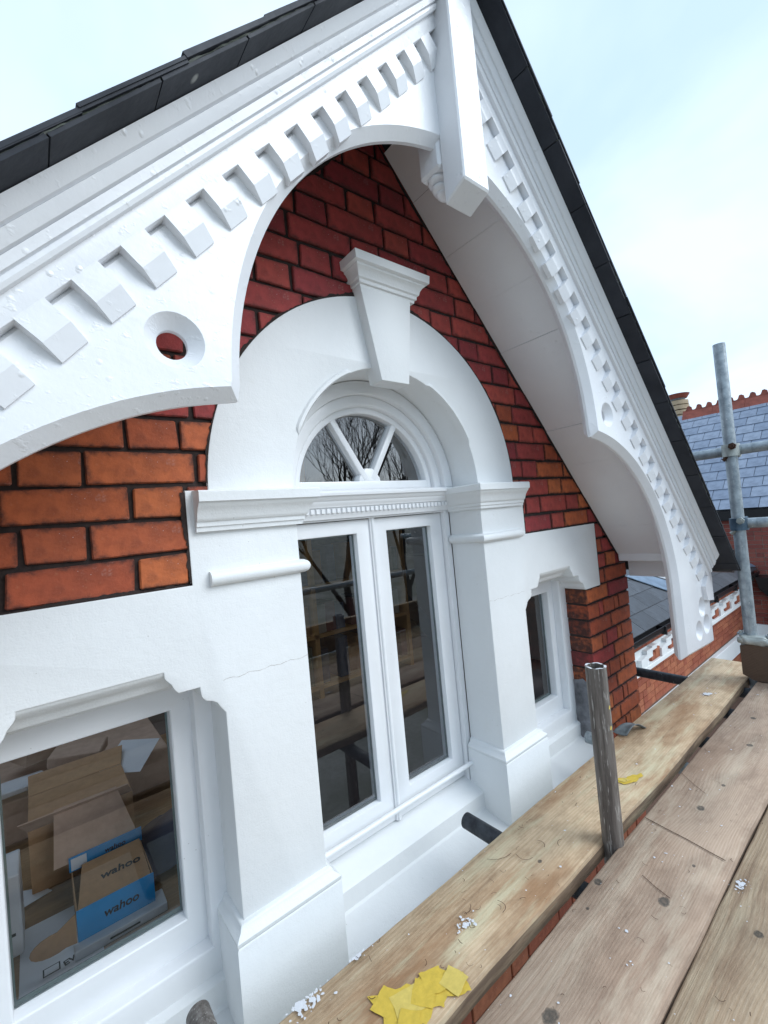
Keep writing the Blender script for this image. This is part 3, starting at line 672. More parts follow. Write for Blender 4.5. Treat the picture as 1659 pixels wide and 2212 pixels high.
# ------------------------------------------------------------------ lower range of the house, set back to the right
YW = 1.2
rw = box('range_wall', (XC+.2, YW+.012, -7.5), (9.7, YW+.35, -1.42), MORTAR2, H)
fz = -1.68; CR = .0745
indiv = []; cells = []
VSr = brick_variants('brick', 1, 1, 1, BRICK2, 1, 0)
bme = box_mesh('brick', (-.5, -.5, -.5), (.5, .5, .5), BRICK2)
def band_bricks(z0, z1, x0, x1, cap):
    lst = []; k = 0; z = z1
    while z-CR > z0-.01:
        x = x0-(.112 if k % 2 else 0); j = 0
        while x < x1:
            L = .224 if (j+k//2) % 2 == 0 else .112
            a, b = max(x, x0), min(x+L, x1)
            if b-a > .03: lst.append((a+.004, b-.004, z-CR+.004, z-.004))
            x += L; j += 1
        z -= CR; k += 1
    return lst
allr = band_bricks(-1.68, -1.45, 3.6, 9.35, 0)+band_bricks(-2.41, -1.925, 3.6, 9.35, 0)+band_bricks(-3.3, -2.66, 3.6, 9.35, 0)
def vis(p):
    q = px(p); return q is not None and -10 < q[0] < 1665 and -10 < q[1] < 2220
scored = []
for b in allr:
    c_ = ((b[0]+b[1])/2, YW, (b[2]+b[3])/2); q = px(c_); v = vis(c_) and 1360 < q[0] < 1630 and q[1] < 1560
    scored.append((0 if v else 1, (Vector(c_)-CAM).length, b))
scored.sort(key=lambda t: (t[0], t[1]))
budget = max(0, 292-nb)
for i, (v, d, b) in enumerate(scored):
    if v == 0 and i < budget:
        o = bpy.data.objects.new('brick', bme); col.objects.link(o); o.parent = rw
        o.location = ((b[0]+b[1])/2, YW+.02+random.uniform(-.002, .002), (b[2]+b[3])/2); o.scale = (b[1]-b[0], .04, b[3]-b[2])
    else: cells.append(cell((b[0], YW+random.uniform(-.002, .002), b[2]), (b[1], YW+.04, b[3])))
joined('far_brickwork', cells, BRICK2, rw)
# white string courses
def strip(nm, z0, z1, pr, mat=WHITE): box(nm, (XC+.2, YW-pr, z0), (9.38, YW+.06, z1), mat, rw, .006)
strip('string_course', -1.925, -1.868, .055); strip('string_course', -2.66, -2.405, .05)
# stepped frieze under the eaves
fr = box('frieze_panel', (XC+.2, YW+.004, -1.87), (9.38, YW+.012, -1.678), WHITE, rw)
st_w = poly_mesh('frieze_step', [(x, y, z) for y in (-.055, 0) for x, z in ((0, 0), (.17, 0), (.17, .075), (.33, .075), (.33, .14), (.47, .14), (.47, .19), (.33, .19), (.33, .175), (.17, .175), (.17, .13), (0, .10))], [tuple(range(12)), tuple(range(12, 24))]+[(j, (j+1) % 12, (j+1) % 12+12, j+12) for j in range(12)], WHITE)
st_r = box_mesh('frieze_brick', (0, -.03, 0), (.14, 0, .12), BRICK2, .002)
st_r2 = box_mesh('frieze_brick', (0, -.03, 0), (.12, 0, .075), BRICK2, .002)
for i in range(8):
    xx = 4.42+.605*i
    o = obj('frieze_step', st_w, rw); o.location = (xx, YW+.004, -1.868)
    o = obj('frieze_brick', st_r, rw); o.location = (xx+.48, YW+.003, -1.866)
    o = obj('frieze_brick', st_r2, rw); o.location = (xx+.345, YW+.002, -1.866)
# roof of the range
YE, ZE, RM = 1.03, -1.40, .7
rr = obj('range_roof', poly_mesh('range_roof', [(XC+.1, YE+.06, ZE-.02), (9.45, YE+.06, ZE-.02), (9.45, YE+2.2, ZE-.02+RM*2.14), (XC+.1, YE+2.2, ZE-.02+RM*2.14), (XC+.1, YW+.1, ZE-.1), (9.45, YW+.1, ZE-.1)], [(0, 1, 2, 3), (0, 4, 5, 1)], SLATE2), H)
sm = []
GA = .225/math.hypot(1, RM)
def slate_mesh(w, mat):
    V = [(x, y, z+(.008 if k else 0)) for k in (0, 1) for x, y, z in ((0, 0, .012), (w-.006, 0, .012), (w-.006, GA*1.25, RM*GA*1.25), (0, GA*1.25, RM*GA*1.25))]
    return poly_mesh('slate', V, [(0, 1, 2, 3), (4, 5, 6, 7), (0, 1, 5, 4), (1, 2, 6, 5), (2, 3, 7, 6), (3, 0, 4, 7)], mat)
s30 = slate_mesh(.42, SLATE2); cells = []
for r_ in range(9):
    y = YE+GA*r_; x = 3.9+(.21 if r_ % 2 else 0)
    while x < 9.3:
        o = obj('slate', s30, rr); o.location = (x, y, ZE+RM*GA*r_+random.uniform(0, .003)); x += .42
def lead(pts, nm, mat, th=.01):
    V = [(x, y, ZE+RM*(y-YE)+.035) for x, y in pts]+[(x, y, ZE+RM*(y-YE)+.035+th) for x, y in pts]; k = len(pts)
    return obj(nm, poly_mesh(nm, V, [tuple(range(k)), tuple(range(k, 2*k))]+[(j, (j+1) % k, (j+1) % k+k, j+k) for j in range(k)], mat), rr)
lead([(5.35, 1.62), (5.75, 1.62), (6.35, 1.20), (6.35, 1.02), (5.95, 1.12)], 'lead_valley', LEADB)
lead([(5.86, 1.60), (5.92, 1.60), (6.40, 1.27), (6.40, 1.24)], 'valley_batten', TIMBER, .03)
lead([(9.0, 1.30), (9.38, 1.32), (9.38, 1.05), (9.1, 1.10)], 'lead_flashing', LEADB)
# gutter of the range
gp = [(0, 0), (-.005, -.05), (-.03, -.085), (-.07, -.085), (-.095, -.05), (-.10, 0), (-.09, 0), (-.085, -.045), (-.065, -.073), (-.033, -.073), (-.014, -.045), (-.01, 0)]
V = [(x, YE+.06+d, ZE-.015+z) for x in (XC+.2, 9.32) for d, z in gp]; k = len(gp)
gut = obj('gutter', poly_mesh('gutter', V, [(j, (j+1) % k, (j+1) % k+k, j+k) for j in range(k)]+[tuple(range(k)), tuple(range(k, 2*k))], BLACK, 40), rr)
box('gutter_board', (XC+.2, YE+.065, ZE-.14), (9.33, YW+.01, ZE-.04), BLACK, rr)
for x in (4.75, 5.75, 6.75, 7.75, 8.75): box('gutter_bracket', (x, YE-.055, ZE-.115), (x+.025, YE+.07, ZE-.02), BLACK, rr)

# ------------------------------------------------------------------ neighbouring house: brick flank, blue slates, crested ridge
XN = 9.40
N = thing('neighbouring_house', (XN+2, 0, -7.5), 'red brick house with blue grey slates and crested red ridge tiles behind the scaffold', 'house')
def nobj(nm, me): return obj(nm, me, N)
nwall = box('wall', (XN+.012, -3.2, -7.5), (XN+.4, 3.0, -.45), MORTAR3, N)
cellsN = []; k = 0; z = -.47; sc_ = []
while z > -3.6:
    y = 2.6-(.112 if k % 2 else 0); j = 0
    while y > -2.6:
        L = .224 if (j+k//2) % 2 == 0 else .112; sc_.append((y-L+.005, y-.005, z-.079+.005, z-.005)); y -= L; j += 1
    z -= .079; k += 1
nme = box_mesh('brick', (-.5, -.5, -.5), (.5, .5, .5), BRICK3); cnt = 0
sc_.sort(key=lambda b: (Vector((XN, b[0], b[2]))-CAM).length)
for b in sc_:
    c_ = (XN, (b[0]+b[1])/2, (b[2]+b[3])/2); q = px(c_)
    if vis(c_) and q[1] < 1480 and cnt < 290:
        o = obj('brick', nme, nwall); o.location = (XN+.02+random.uniform(-.002, .002), c_[1], c_[2]); o.scale = (.04, b[1]-b[0], b[3]-b[2]); cnt += 1
    else: cellsN.append(cell((XN+random.uniform(-.002, .002), b[0], b[2]), (XN+.04, b[1], b[3])))
joined('far_brickwork', cellsN, BRICK3, nwall)
box('white_band', (XN-.04, -3.2, -2.72), (XN+.05, YW-.06, -2.41), WHITE, N, .006)
box('fascia', (XN-.11, -3.2, -.475), (XN+.01, 3.0, -.29), BLACK, N, .004)
nr_ = nobj('roof', poly_mesh('roof', [(XN-.12, -3.2, -.285), (XN-.12, 3.2, -.285), (11.95, 3.2, 2.02), (11.95, -3.2, 2.02), (14.5, 3.2, -.285), (14.5, -3.2, -.285)], [(0, 1, 2, 3), (3, 2, 4, 5)], SLATE))
sx, sz = 11.95-(XN-.12), 2.02+.285; SLn = math.hypot(sx, sz); ux, uz = sx/SLn, sz/SLn
rows = 12; gg = SLn/rows; W_ = .30
V = [(a*ux-(.012+.010*k)*uz*(1 if a == 0 else 0)-.010*k*uz, y, a*uz+(.012)*ux*(1 if a == 0 else 0)+.010*k*ux) for k in (0, 1) for a, y in ((0, 0), (0, W_-.009), (gg*1.15, W_-.009), (gg*1.15, 0))]
nsl = poly_mesh('slate', V, [(0, 1, 2, 3), (4, 5, 6, 7), (0, 1, 5, 4), (1, 2, 6, 5), (2, 3, 7, 6), (3, 0, 4, 7)], SLATE3); cs = []; sn = 0
for r_ in range(rows):
    y = -2.4-(W_/2 if r_ % 2 else 0)
    while y < 2.9:
        x_, z_ = XN-.12+gg*r_*ux, -.285+gg*r_*uz
        o = obj('slate', nsl, nr_); o.location = (x_-.004, y, z_+.012+random.uniform(0, .003)); y += W_; sn += 1
def crest_tile(L):
    pr = [(0, 0), (L, 0)]; n = 3; top = []
    for i in range(n):
        a = L*i/n; w = L/n
        top += [(a+.02*w, .135), (a+.08*w, .205), (a+.30*w, .235), (a+.50*w, .225), (a+.60*w, .165), (a+.70*w, .135), (a+.86*w, .128)]
    pts = [(0, 0)]+top+[(L, .135), (L, 0)]; k = len(pts)
    V = [(x, y, z) for x in (-.012, .012) for y, z in pts]
    Fc = [tuple(range(k)), tuple(range(k, 2*k))]+[(j, (j+1) % k, (j+1) % k+k, j+k) for j in range(k)]
    b = len(V); V += [(sx_*d, y, z) for y in (0, L-.006) for sx_, d, z in ((-1, .17, -.125), (-1, .03, .10), (1, .03, .10), (1, .17, -.125), (1, .14, -.135), (-1, .14, -.135))]
    Fc += [(b+j, b+(j+1) % 6, b+(j+1) % 6+6, b+j+6) for j in range(6)]+[tuple(range(b, b+6)), tuple(range(b+6, b+12))]
    return poly_mesh('ridge_tile', V, Fc, RIDGE)
ct = crest_tile(.62)
for i in range(9):
    o = obj('ridge_tile', ct, nr_); o.location = (11.95, -2.9+.62*i, 2.03); o.rotation_euler.x = random.uniform(-.006, .006)
# chimney with banded cream pot behind the ridge
chx, chy = 13.0, 3.08
ch = box('chimney', (chx-.3, chy-.35, 1.0), (chx+.3, chy+.35, 2.0), POT, N, .01)
for i in range(5): tube('pot_band', (chx, chy, 1.98+.135*i), (chx, chy, 2.09+.135*i), .245+.01*(i % 2), POT, ch, 0, 20); 
for i in range(5): tube('pot_slot', (chx, chy, 2.088+.135*i), (chx, chy, 2.118+.135*i), .17, RUST, ch, 0, 20)
tube('pot_neck', (chx, chy, 2.655), (chx, chy, 2.70), .17, LEAD, ch, 0, 20)
V = []
for z, r_ in ((2.70, .22), (2.81, .29), (2.81, .23), (2.70, .18)):
    for i in range(20): V.append((chx+r_*math.cos(math.pi*i/10), chy+r_*math.sin(math.pi*i/10), z))
obj('pot_crown', poly_mesh('pot_crown', V, [(k*20+i, k*20+(i+1) % 20, ((k+1) % 4)*20+(i+1) % 20, ((k+1) % 4)*20+i) for k in range(4) for i in range(20)], RIDGE, 40), ch)
# black hopper and downpipe
hop = poly_mesh('hopper', [(x, y, z) for z, e in ((-1.50, .16), (-1.72, .13), (-1.86, .06)) for x, y in ((XN-2*e, .86-e), (XN-.004, .86-e), (XN-.004, .86+e), (XN-2*e, .86+e))], [(0, 1, 2, 3), (8, 9, 10, 11)]+[(4*k+j, 4*k+(j+1) % 4, 4*k+4+(j+1) % 4, 4*k+4+j) for k in (0, 1) for j in range(4)], BLACK)
ho = nobj('hopper', hop); tube('downpipe', (XN-.06, .86, -1.84), (XN-.06, .86, -7.4), .045, BLACK, N, 0, 14)

# ------------------------------------------------------------------ scaffold boards
ZB = -.8387
def board(name, x0, x1, y0, y1, label, mat, dz=0, dy=0, wav=.0, th=.038, group='scaffold boards of the platform'):
    n = 60; V = []; Fc = []
    prof = [(0, -th), (0, -.004), (.004, 0), (1, 0), (2, -.004), (2, -th)]
    rx = random.Random(int((y0+9)*1000))
    for i in range(n+1):
        x = x0+(x1-x0)*i/n
        w0 = wav*math.sin(x*3.1+y0*9)+wav*.5*math.sin(x*9.7+y0*4)+rx.uniform(-.0008, .0008); w1 = wav*math.sin(x*2.3+1+y0)+wav*.5*math.sin(x*8.1)+rx.uniform(-.0008, .0008)
        sh = dy*(x-x0)/(x1-x0)
        for (yy, zz) in ((y0+w0, -th), (y0+w0, -.005), (y0+w0+.005, 0), (y0+(y1-y0)*.5, .0008), (y1+w1-.005, 0), (y1+w1, -.005), (y1+w1, -th)): V.append((x, yy+sh, ZB+dz+zz))
    k = 7
    for i in range(n):
        for j in range(k): a, b = i*k+j, i*k+(j+1) % k; Fc.append((a, b, b+k, a+k))
    Fc += [tuple(range(k)), tuple(range(n*k, n*k+k))]
    return tag(obj(name, poly_mesh(name, V, Fc, mat, 50)), label, 'board', group)
W1 = m_wood('bleached_board_with_stains', (.70, .54, .365), (.56, .40, .245), (.38, .215, .11), [(.05, -.36, .012, .03)], 120, 1.7, .95, .50)
W2 = m_wood('grey_pink_knotty_board', (.63, .475, .355), (.48, .335, .235), (.39, .25, .17), [(-.262, -.575, .028, .070), (.138, -.627, .024, .062), (.554, -.585, .030, .060), (.09, -.497, .012, .05), (.0, -.515, .006, .02), (.30, -.64, .01, .022), (1.05, -.60, .03, .05), (.72, -.60, .012, .03), (1.3, -.56, .02, .05)], 150, 5.1, .6, .50)
W3 = m_wood('tan_board', (.63, .48, .33), (.50, .35, .22), (.40, .255, .16), [(.189, -.79, .02, .045), (.75, -.85, .03, .06), (1.4, -.8, .02, .05)], 130, 9.3, .6, .50)
b1 = board('scaffold_board', -1.7, 2.02, -.447, -.222, 'stained pale board nearest the wall, with yellow tape stuck on it', W1, .0, 0, .0035)
b2 = board('scaffold_board', -1.7, 2.12, -.712, -.483, 'grey knotty board with a cut across it, beside the gap', W2, 0.002, 0, .0022)
b3 = board('scaffold_board', -1.7, 2.12, -.945, -.7145, 'tan board at the lower right corner, right of the grey knotty board', W3, .001, 0, .0012)
b4 = board('scaffold_board', -1.7, 2.12, -1.178, -.949, 'outer scaffold board under the photographer, beyond the tan board', W2, .0, 0, .002)
b5 = board('scaffold_board', -1.7, 2.12, -1.412, -1.182, 'outermost scaffold board under the guard rail', W1, .001, 0, .002)
# hairline cut and splits in the knotty board
def groove(pts, w, nm='saw_cut'):
    V = []
    for (x, y) in pts: V.append((x-w/2, y, ZB+.0052)); V.append((x+w/2, y, ZB+.0052))
    return obj(nm, poly_mesh(nm, V, [(2*i, 2*i+1, 2*i+3, 2*i+2) for i in range(len(pts)-1)], RUST), b2)
groove([(.401, -.4885), (.392, -.545), (.385, -.60), (.374, -.655), (.368, -.69)], .003)
groove([(.705, -.4885), (.66, -.54), (.635, -.575)], .002); groove([(.18, -.565), (.165, -.60), (.155, -.635)], .002)
# ------------------------------------------------------------------ scaffold tubes
TR = .0242
def tthing(a, b, r, mat, label, ri=None, nm='scaffold_tube', group='scaffold tubes'):
    return tag(tube(nm, a, b, r, mat, None, ri if ri is not None else r*.84), label, 'scaffold tube', group)
zt = ZB-.038-TR
tthing((.104, -1.6, zt), (.104, -.048, zt), TR, DARKTUBE, 'dark tube end poking out below the french door')
tthing((-.742, -1.6, zt), (-.742, -.030, zt-.002), TR, WORN, 'tube end below the left window at the bottom edge')
tthing((.872, -1.6, zt), (.866, -.075, zt-.004), TR, GALV, 'tube end by the lead scrap at the brick corner')
tthing((1.108, -1.6, zt), (1.108, -.27, zt), TR, DARKTUBE, 'tube seen through the gap between boards, right of the grey post')
tthing((1.445, -1.6, zt), (1.445, -.27, zt), TR, DARKTUBE, 'farthest tube seen through the gap between boards')
tthing((1.712, -1.6, zt+.01), (1.712, .60, zt+.012), TR+.001, DARKTUBE, 'blue black tube crossing from the brick corner under the far board end')
gpst = thing('scaffold_tube', (.248, -.463, -.85), 'weathered grey post with a cut open top standing between the boards', 'scaffold tube', 'scaffold tubes')
tube('tube_wall', (.243, -.463, -2.6), (.252, -.463, -.352), .0278, WORN, gpst, .0215)
V = [(.252+r_*math.cos(math.pi*i/16), -.463+r_*math.sin(math.pi*i/16), -.3515+.001*math.sin(i)) for r_ in (.0279, .0213) for i in range(32)]
obj('sawn_rim', poly_mesh('sawn_rim', V, [(i, (i+1) % 32, 32+(i+1) % 32, 32+i) for i in range(32)], PAPER), gpst)
for zz, an in ((-.46, -.6), (-.515, -.9)):
    V = [(.2505+.0284*math.cos(R(285)+an*.4+u*.16), -.463+.0284*math.sin(R(285)+an*.4+u*.16), zz+w*.006) for u, w in ((-1, -.6), (.2, -1), (1, .2), (.3, 1), (-.6, .7))]
    obj('tape_scrap', poly_mesh('tape_scrap', V, [tuple(range(5))], TAPE2), gpst)
tthing((1.80, -.470, -7.5), (1.80, -.470, .842), TR+.002, GALV, 'tall galvanised upright at the right edge')
tthing((1.842, -1.75, .312), (1.842, -.20, .300), TR+.001, GALV, 'upper guard rail crossing the tall upright')
tthing((1.845, -1.75, -.050), (1.822, -.450, -.069), TR+.001, GALV, 'lower guard rail ending at the tall upright')
tthing((-3.4, -1.46, .12), (3.2, -1.46, .12), TR, GALV, 'long guard rail behind the camera, upper')
tthing((-3.4, -1.46, -.36), (3.2, -1.46, -.36), TR, GALV, 'long guard rail behind the camera, lower')
tthing((-.2, -1.51, -7.5), (-.2, -1.51, .9), TR, GALV, 'upright behind the camera, nearer the door')
tthing((-2.4, -1.51, -7.5), (-2.4, -1.51, .9), TR, GALV, 'upright behind the camera, far left')
# couplers
def coupler(loc, axis, label, band, bolt, r=TR+.002):
    t = thing('scaffold_coupler', loc, label, 'coupler', 'scaffold couplers'); L = Vector(loc); A = Vector(axis)
    tube('band', L-Vector((0, 0, .030)), L+Vector((0, 0, .030)), r+.010, band, t, 0, 24)
    tube('band', L+A*.044-Vector((0, .028, 0)), L+A*.044+Vector((0, .028, 0)), r+.009, band, t, 0, 24)
    tube('bolt', L+Vector((-.036, -.018, .018)), L+Vector((-.060, -.018, .018)), .010, bolt, t, 0, 12)
    tube('nut', L+Vector((-.036, -.018, .018)), L+Vector((-.050, -.018, .018)), .017, bolt, t, 0, 6)
    tube('bolt', L+Vector((-.02, .012, -.030)), L+Vector((-.02, .030, -.046)), .009, bolt, t, 0, 10)
    return t
coupler((1.80, -.470, .301), (1, 0, 0), 'pale coupler with rusty bolt joining the upper guard rail', COUPLE, RUST)
coupler((1.80, -.470, -.070), (1, 0, 0), 'blue coupler with bright bolt holding the lower guard rail', COUPLEB, COUPLE)
t = thing('scaffold_coupler', (1.79, -.49, -.64), 'lumpy pale coupler clamped over the brown toe board', 'coupler', 'scaffold couplers')
bm = bmesh.new(); bmesh.ops.create_icosphere(bm, subdivisions=4, radius=1)
for v in bm.verts:
    p = v.co.copy(); d = .10*math.sin(p.y*9+1)*math.cos(p.z*4)+.05*math.sin(p.x*11)
    q = Vector((math.copysign(abs(p.x)**.6, p.x), math.copysign(abs(p.y)**.5, p.y), math.copysign(abs(p.z)**.65, p.z)))*(1+d)
    v.co = Vector((1.775+q.x*.042, -.492+q.y*.066, -.642+q.z*.024))
me = bpy.data.meshes.new('clamp_body'); bm.to_mesh(me); bm.free(); finish(me, COUPLE, 60); obj('clamp_body', me, t)
for yy in (-.435, -.545):
    tube('bolt', (1.782, yy, -.635), (1.782, yy, -.603), .008, COUPLE, t, 0, 12); tube('nut', (1.782, yy, -.622), (1.782, yy, -.612), .016, GALV, t, 0, 6)
# toe board across the end
WT = m_wood('dark_brown_toe_board', (.135, .085, .055), (.085, .05, .032), (.06, .035, .022), [(1.74, -.53, .02, .05)], 70, 3.1, .6, .75)
n = 24; V = []
for i in range(n+1):
    y = -.436-(1.05)*i/n; c_ = .0
    zt0, zt1 = ZB+.010-.002*math.sin(i), -.657+.003*math.sin(i*1.7)
    if i == 0: zt0 += .022; zt1 -= .010
    for x, z in ((1.735, zt0), (1.735, zt1), (1.770, zt1), (1.770, zt0)): V.append((x+.004*math.sin(i*.8), y, z))
obj_ = obj('toe_board', poly_mesh('toe_board', V, [(4*i+j, 4*i+(j+1) % 4, 4*i+4+(j+1) % 4, 4*i+4+j) for i in range(n) for j in range(4)]+[(0, 1, 2, 3), tuple(range(4*n, 4*n+4))], WT, 40))
tag(obj_, 'dark brown toe board standing on edge across the platform end', 'board')
tag(box('toe_board', (-1.7, -1.452, ZB+.004), (1.72, -1.416, ZB+.226), W3, None, .003), 'unseen toe board added along the outer edge to darken the window reflections', 'board')  # board added behind the camera to darken the lower pane reflections

# ------------------------------------------------------------------ scraps lying on the boards
def ragged(cx, cy, pts, n_, jit, rg_):
    out = []
    for a, b in zip(pts, pts[1:]+pts[:1]):
        for i in range(n_):
            u = i/n_; out.append((cx+a[0]+(b[0]-a[0])*u+rg_.uniform(-jit, jit), cy+a[1]+(b[1]-a[1])*u+rg_.uniform(-jit, jit)))
    return out
def tape_sheet(nm, pts, z, mat, parent, rg_):
    k = len(pts); cx = sum(p[0] for p in pts)/k; cy = sum(p[1] for p in pts)/k
    V = [(x, y, z+rg_.uniform(0, .0003)) for x, y in pts]+[(cx, cy, z+.0003)]
    return obj(nm, poly_mesh(nm, V, [(i, (i+1) % k, k) for i in range(k)], mat), parent)
rt_ = random.Random(5)
tp1 = thing('tape_patch', (-.42, -.38, ZB), 'large ragged patch of torn yellow tape on the board nearest the wall', 'tape')
base = [(-.492, -.312), (-.470, -.330), (-.455, -.318), (-.440, -.342), (-.418, -.345), (-.405, -.362), (-.380, -.352), (-.362, -.372), (-.345, -.372), (-.338, -.395), (-.318, -.412), (-.330, -.444), (-.352, -.442), (-.372, -.420), (-.392, -.430), (-.41, -.415), (-.430, -.428), (-.452, -.418), (-.475, -.425), (-.482, -.395), (-.500, -.38), (-.488, -.355)]
tape_sheet('tape_sheet', ragged(0, 0, base, 3, .0025, rt_), ZB+.0035, TAPE, tp1, rt_)
for j, (x, y, w, h, a) in enumerate(((-.47, -.345, .05, .04, 20), (-.44, -.375, .055, .05, -15), (-.405, -.385, .05, .045, 35), (-.375, -.382, .045, .05, -20), (-.345, -.410, .045, .045, 15), (-.46, -.402, .04, .04, 40))):
    c_, s_ = math.cos(R(a)), math.sin(R(a)); q = [(u*c_-v*s_, u*s_+v*c_) for u, v in ((-w/2, -h/2), (w/2, -h/2), (w/2, h/2), (-w/2, h/2))]
    tape_sheet('tape_sheet', ragged(x, y, q, 4, .0016, rt_), ZB+.0041+.0004*j, (TAPE, TAPE2, TAPE, TAPE, TAPE2, TAPE)[j], tp1, rt_)
tp2 = thing('tape_patch', (.57, -.378, ZB), 'small scrap of yellow tape right of the grey post', 'tape')
tape_sheet('tape_sheet', ragged(0, 0, [(.522, -.345), (.548, -.352), (.562, -.368), (.590, -.372), (.604, -.384), (.628, -.392), (.612, -.404), (.588, -.398), (.566, -.402), (.548, -.392), (.524, -.378)], 3, .0022, rt_), ZB+.0035, TAPE, tp2, rt_)
tape_sheet('tape_sheet', ragged(0, 0, [(.53, -.356), (.556, -.362), (.56, -.386), (.532, -.376)], 4, .0015, rt_), ZB+.005, TAPE2, tp2, rt_)
# curled lead offcut
V = []; n = 14; mcols = 7
for i in range(n+1):
    for j in range(mcols):
        u = i/n; w = (j/(mcols-1)-.5)
        x = .83+.125*u; y = -.235+.050*w*(1.1-.5*u)-.035*u; z = ZB+.006+.022*math.sin(u*math.pi*1.1)*(1-.3*w)+.02*(w*w)
        V.append((x, y, z))
Fc = [(i*mcols+j, i*mcols+j+1, (i+1)*mcols+j+1, (i+1)*mcols+j) for i in range(n) for j in range(mcols-1)]
lo = obj('lead_offcut', poly_mesh('lead_offcut', V, Fc, LEAD, 60)); sm_ = lo.modifiers.new('solid', 'SOLIDIFY'); sm_.thickness = .003
tag(lo, 'curled grey lead offcut on the board against the brick corner', 'lead offcut')
# thin rough sheet as the grey dirty paint low on the brick reveal
V = []; n = 18
for i in range(n+1):
    z = -1.06+.29*i/n
    for j in range(6):
        y = -.006+.12*j/5; V.append((1.1325-.0015*math.sin(i*1.3+j*2.1)-.001*math.sin(j*3+i*.7)-(.016*(1-i/n)**4), y, z+(.010*math.sin(j*2.4) if i == n else 0)))
la = obj('paint_patch', poly_mesh('paint_patch', V, [(i*6+j, i*6+j+1, (i+1)*6+j+1, (i+1)*6+j) for i in range(n) for j in range(5)], SMEAR, 60), H)
# twigs, shavings and paint flecks on the boards
rg = random.Random(11); V = []; Fc = []
def sliver(x, y, L, w, ang, curl):
    b = len(V); n = 5
    for i in range(n+1):
        u = i/n-.5; a = ang+curl*u; cx, cy = x+math.cos(ang)*L*u-math.sin(ang)*curl*L*u*u, y+math.sin(ang)*L*u+math.cos(ang)*curl*L*u*u
        for s in (-1, 1): V.append((cx-math.sin(a)*w*s/2, cy+math.cos(a)*w*s/2, ZB+.0055+.0015*abs(u)))
    for i in range(n): Fc.append((b+2*i, b+2*i+1, b+2*i+3, b+2*i+2))
for i in range(210):
    y = rg.choice([rg.uniform(-.44, -.235), rg.uniform(-.44, -.235), rg.uniform(-.70, -.49), rg.uniform(-.93, -.72)]); sliver(rg.uniform(-.7, 1.95), y, rg.uniform(.005, .018), rg.uniform(.0006, .0014), rg.uniform(0, 6.28), rg.uniform(-2, 2))
for a in ((-.02, -.285, .07, .0014, -.5, .5), (.02, -.33, .045, .0013, -1.1, 1.2), (.11, -.335, .03, .0014, 1.2, 1.2), (.14, -.36, .03, .0013, .3, -1.0), (-.13, -.38, .035, .0013, 1.0, 1.5), (-.2, -.33, .03, .0013, .2, 1)): sliver(*a)
tag(obj('twigs_and_shavings', poly_mesh('twigs_and_shavings', V, Fc, RUST)), 'brown twigs and shavings scattered on the scaffold boards', None, None, 'stuff')
V = []; Fc = []
def fleck(x, y, r):
    b = len(V); n = 9; el = rg.uniform(.5, 1); an = rg.uniform(0, 6.28)
    for i in range(n):
        t = 2*math.pi*i/n; q = r*rg.uniform(.65, 1.25); u, v = q*math.cos(t), q*el*math.sin(t)
        V.append((x+u*math.cos(an)-v*math.sin(an), y+u*math.sin(an)+v*math.cos(an), ZB+.0048))
    b2_ = len(V); V.append((x, y, ZB+.0051))
    for i in range(n): Fc.append((b+i, b+(i+1) % n, b2_))
for i in range(260):
    y = rg.choice([rg.uniform(-.44, -.228), rg.uniform(-.70, -.49), rg.uniform(-.70, -.49), rg.uniform(-.93, -.72)]); fleck(rg.uniform(-.75, 2.0), y, rg.choice([.0008, .001, .0012, .0015, .0018, .0024, .0036]))
for (cx, cy, n_, sp_) in ((-.575, -.24, 40, .020), (-.235, -.345, 34, .013), (-.60, -.225, 34, .018), (-.46, -.226, 20, .013), (.31, -.735, 40, .013), (1.45, -.36, 20, .03)):
    fleck(cx, min(-.232, cy), sp_*.55); fleck(cx+sp_*.5, min(-.232, cy-sp_*.3), sp_*.4)
    for i in range(n_): fleck(rg.gauss(cx, sp_), min(-.228, rg.gauss(cy, sp_*.6)), rg.choice([.001, .0014, .002, .003, .0045]))
tag(obj('paint_splashes', poly_mesh('paint_splashes', V, Fc, PAPER)), 'white paint drips and splashes on the scaffold boards', None, None, 'stuff')

# ------------------------------------------------------------------ things indoors behind the left window
def text_mesh(body, size, M4, mat, nm='lettering', shear=.18):
    c = bpy.data.curves.new('tmp', 'FONT'); c.body = body; c.size = size; c.extrude = .0004; c.offset = size*.018; c.align_x = 'CENTER'; c.shear = shear
    o = bpy.data.objects.new('tmp', c); col.objects.link(o); dg = bpy.context.evaluated_depsgraph_get()
    me = bpy.data.meshes.new_from_object(o.evaluated_get(dg)); bpy.data.objects.remove(o); bpy.data.curves.remove(c)
    me.transform(M4); me.name = nm; me.materials.clear(); finish(me, mat); return me
ZD = -.925
dk = thing('desk', (-.9, .75, -1.015), 'pine desk top strewn with boxes inside the left window', 'desk')
box('desk_top', (-1.7, .305, ZD-.03), (-.45, 1.6, ZD), DESKW, dk, .004)
for x, y in ((-1.6, .36), (-.52, .36), (-1.6, 1.5), (-.52, 1.5)): box('leg', (x-.03, y-.03, -1.014), (x+.03, y+.03, ZD-.031), DESKW, dk)
bx = thing('shipping_box', (-.835, .45, ZD+.026), 'open cardboard box with a bright blue printed front behind the left window', 'box')
box('blue_front', (-.926, .362, ZD+.027), (-.746, .366, ZD+.104), BLUE, bx)
box('box_base', (-.926, .3665, ZD+.027), (-.746, .56, ZD+.031), CARD, bx); box('side_panel', (-.749, .3665, ZD+.0315), (-.746, .56, ZD+.10), CARD, bx); box('side_panel', (-.926, .3665, ZD+.0315), (-.923, .56, ZD+.10), CARD, bx)
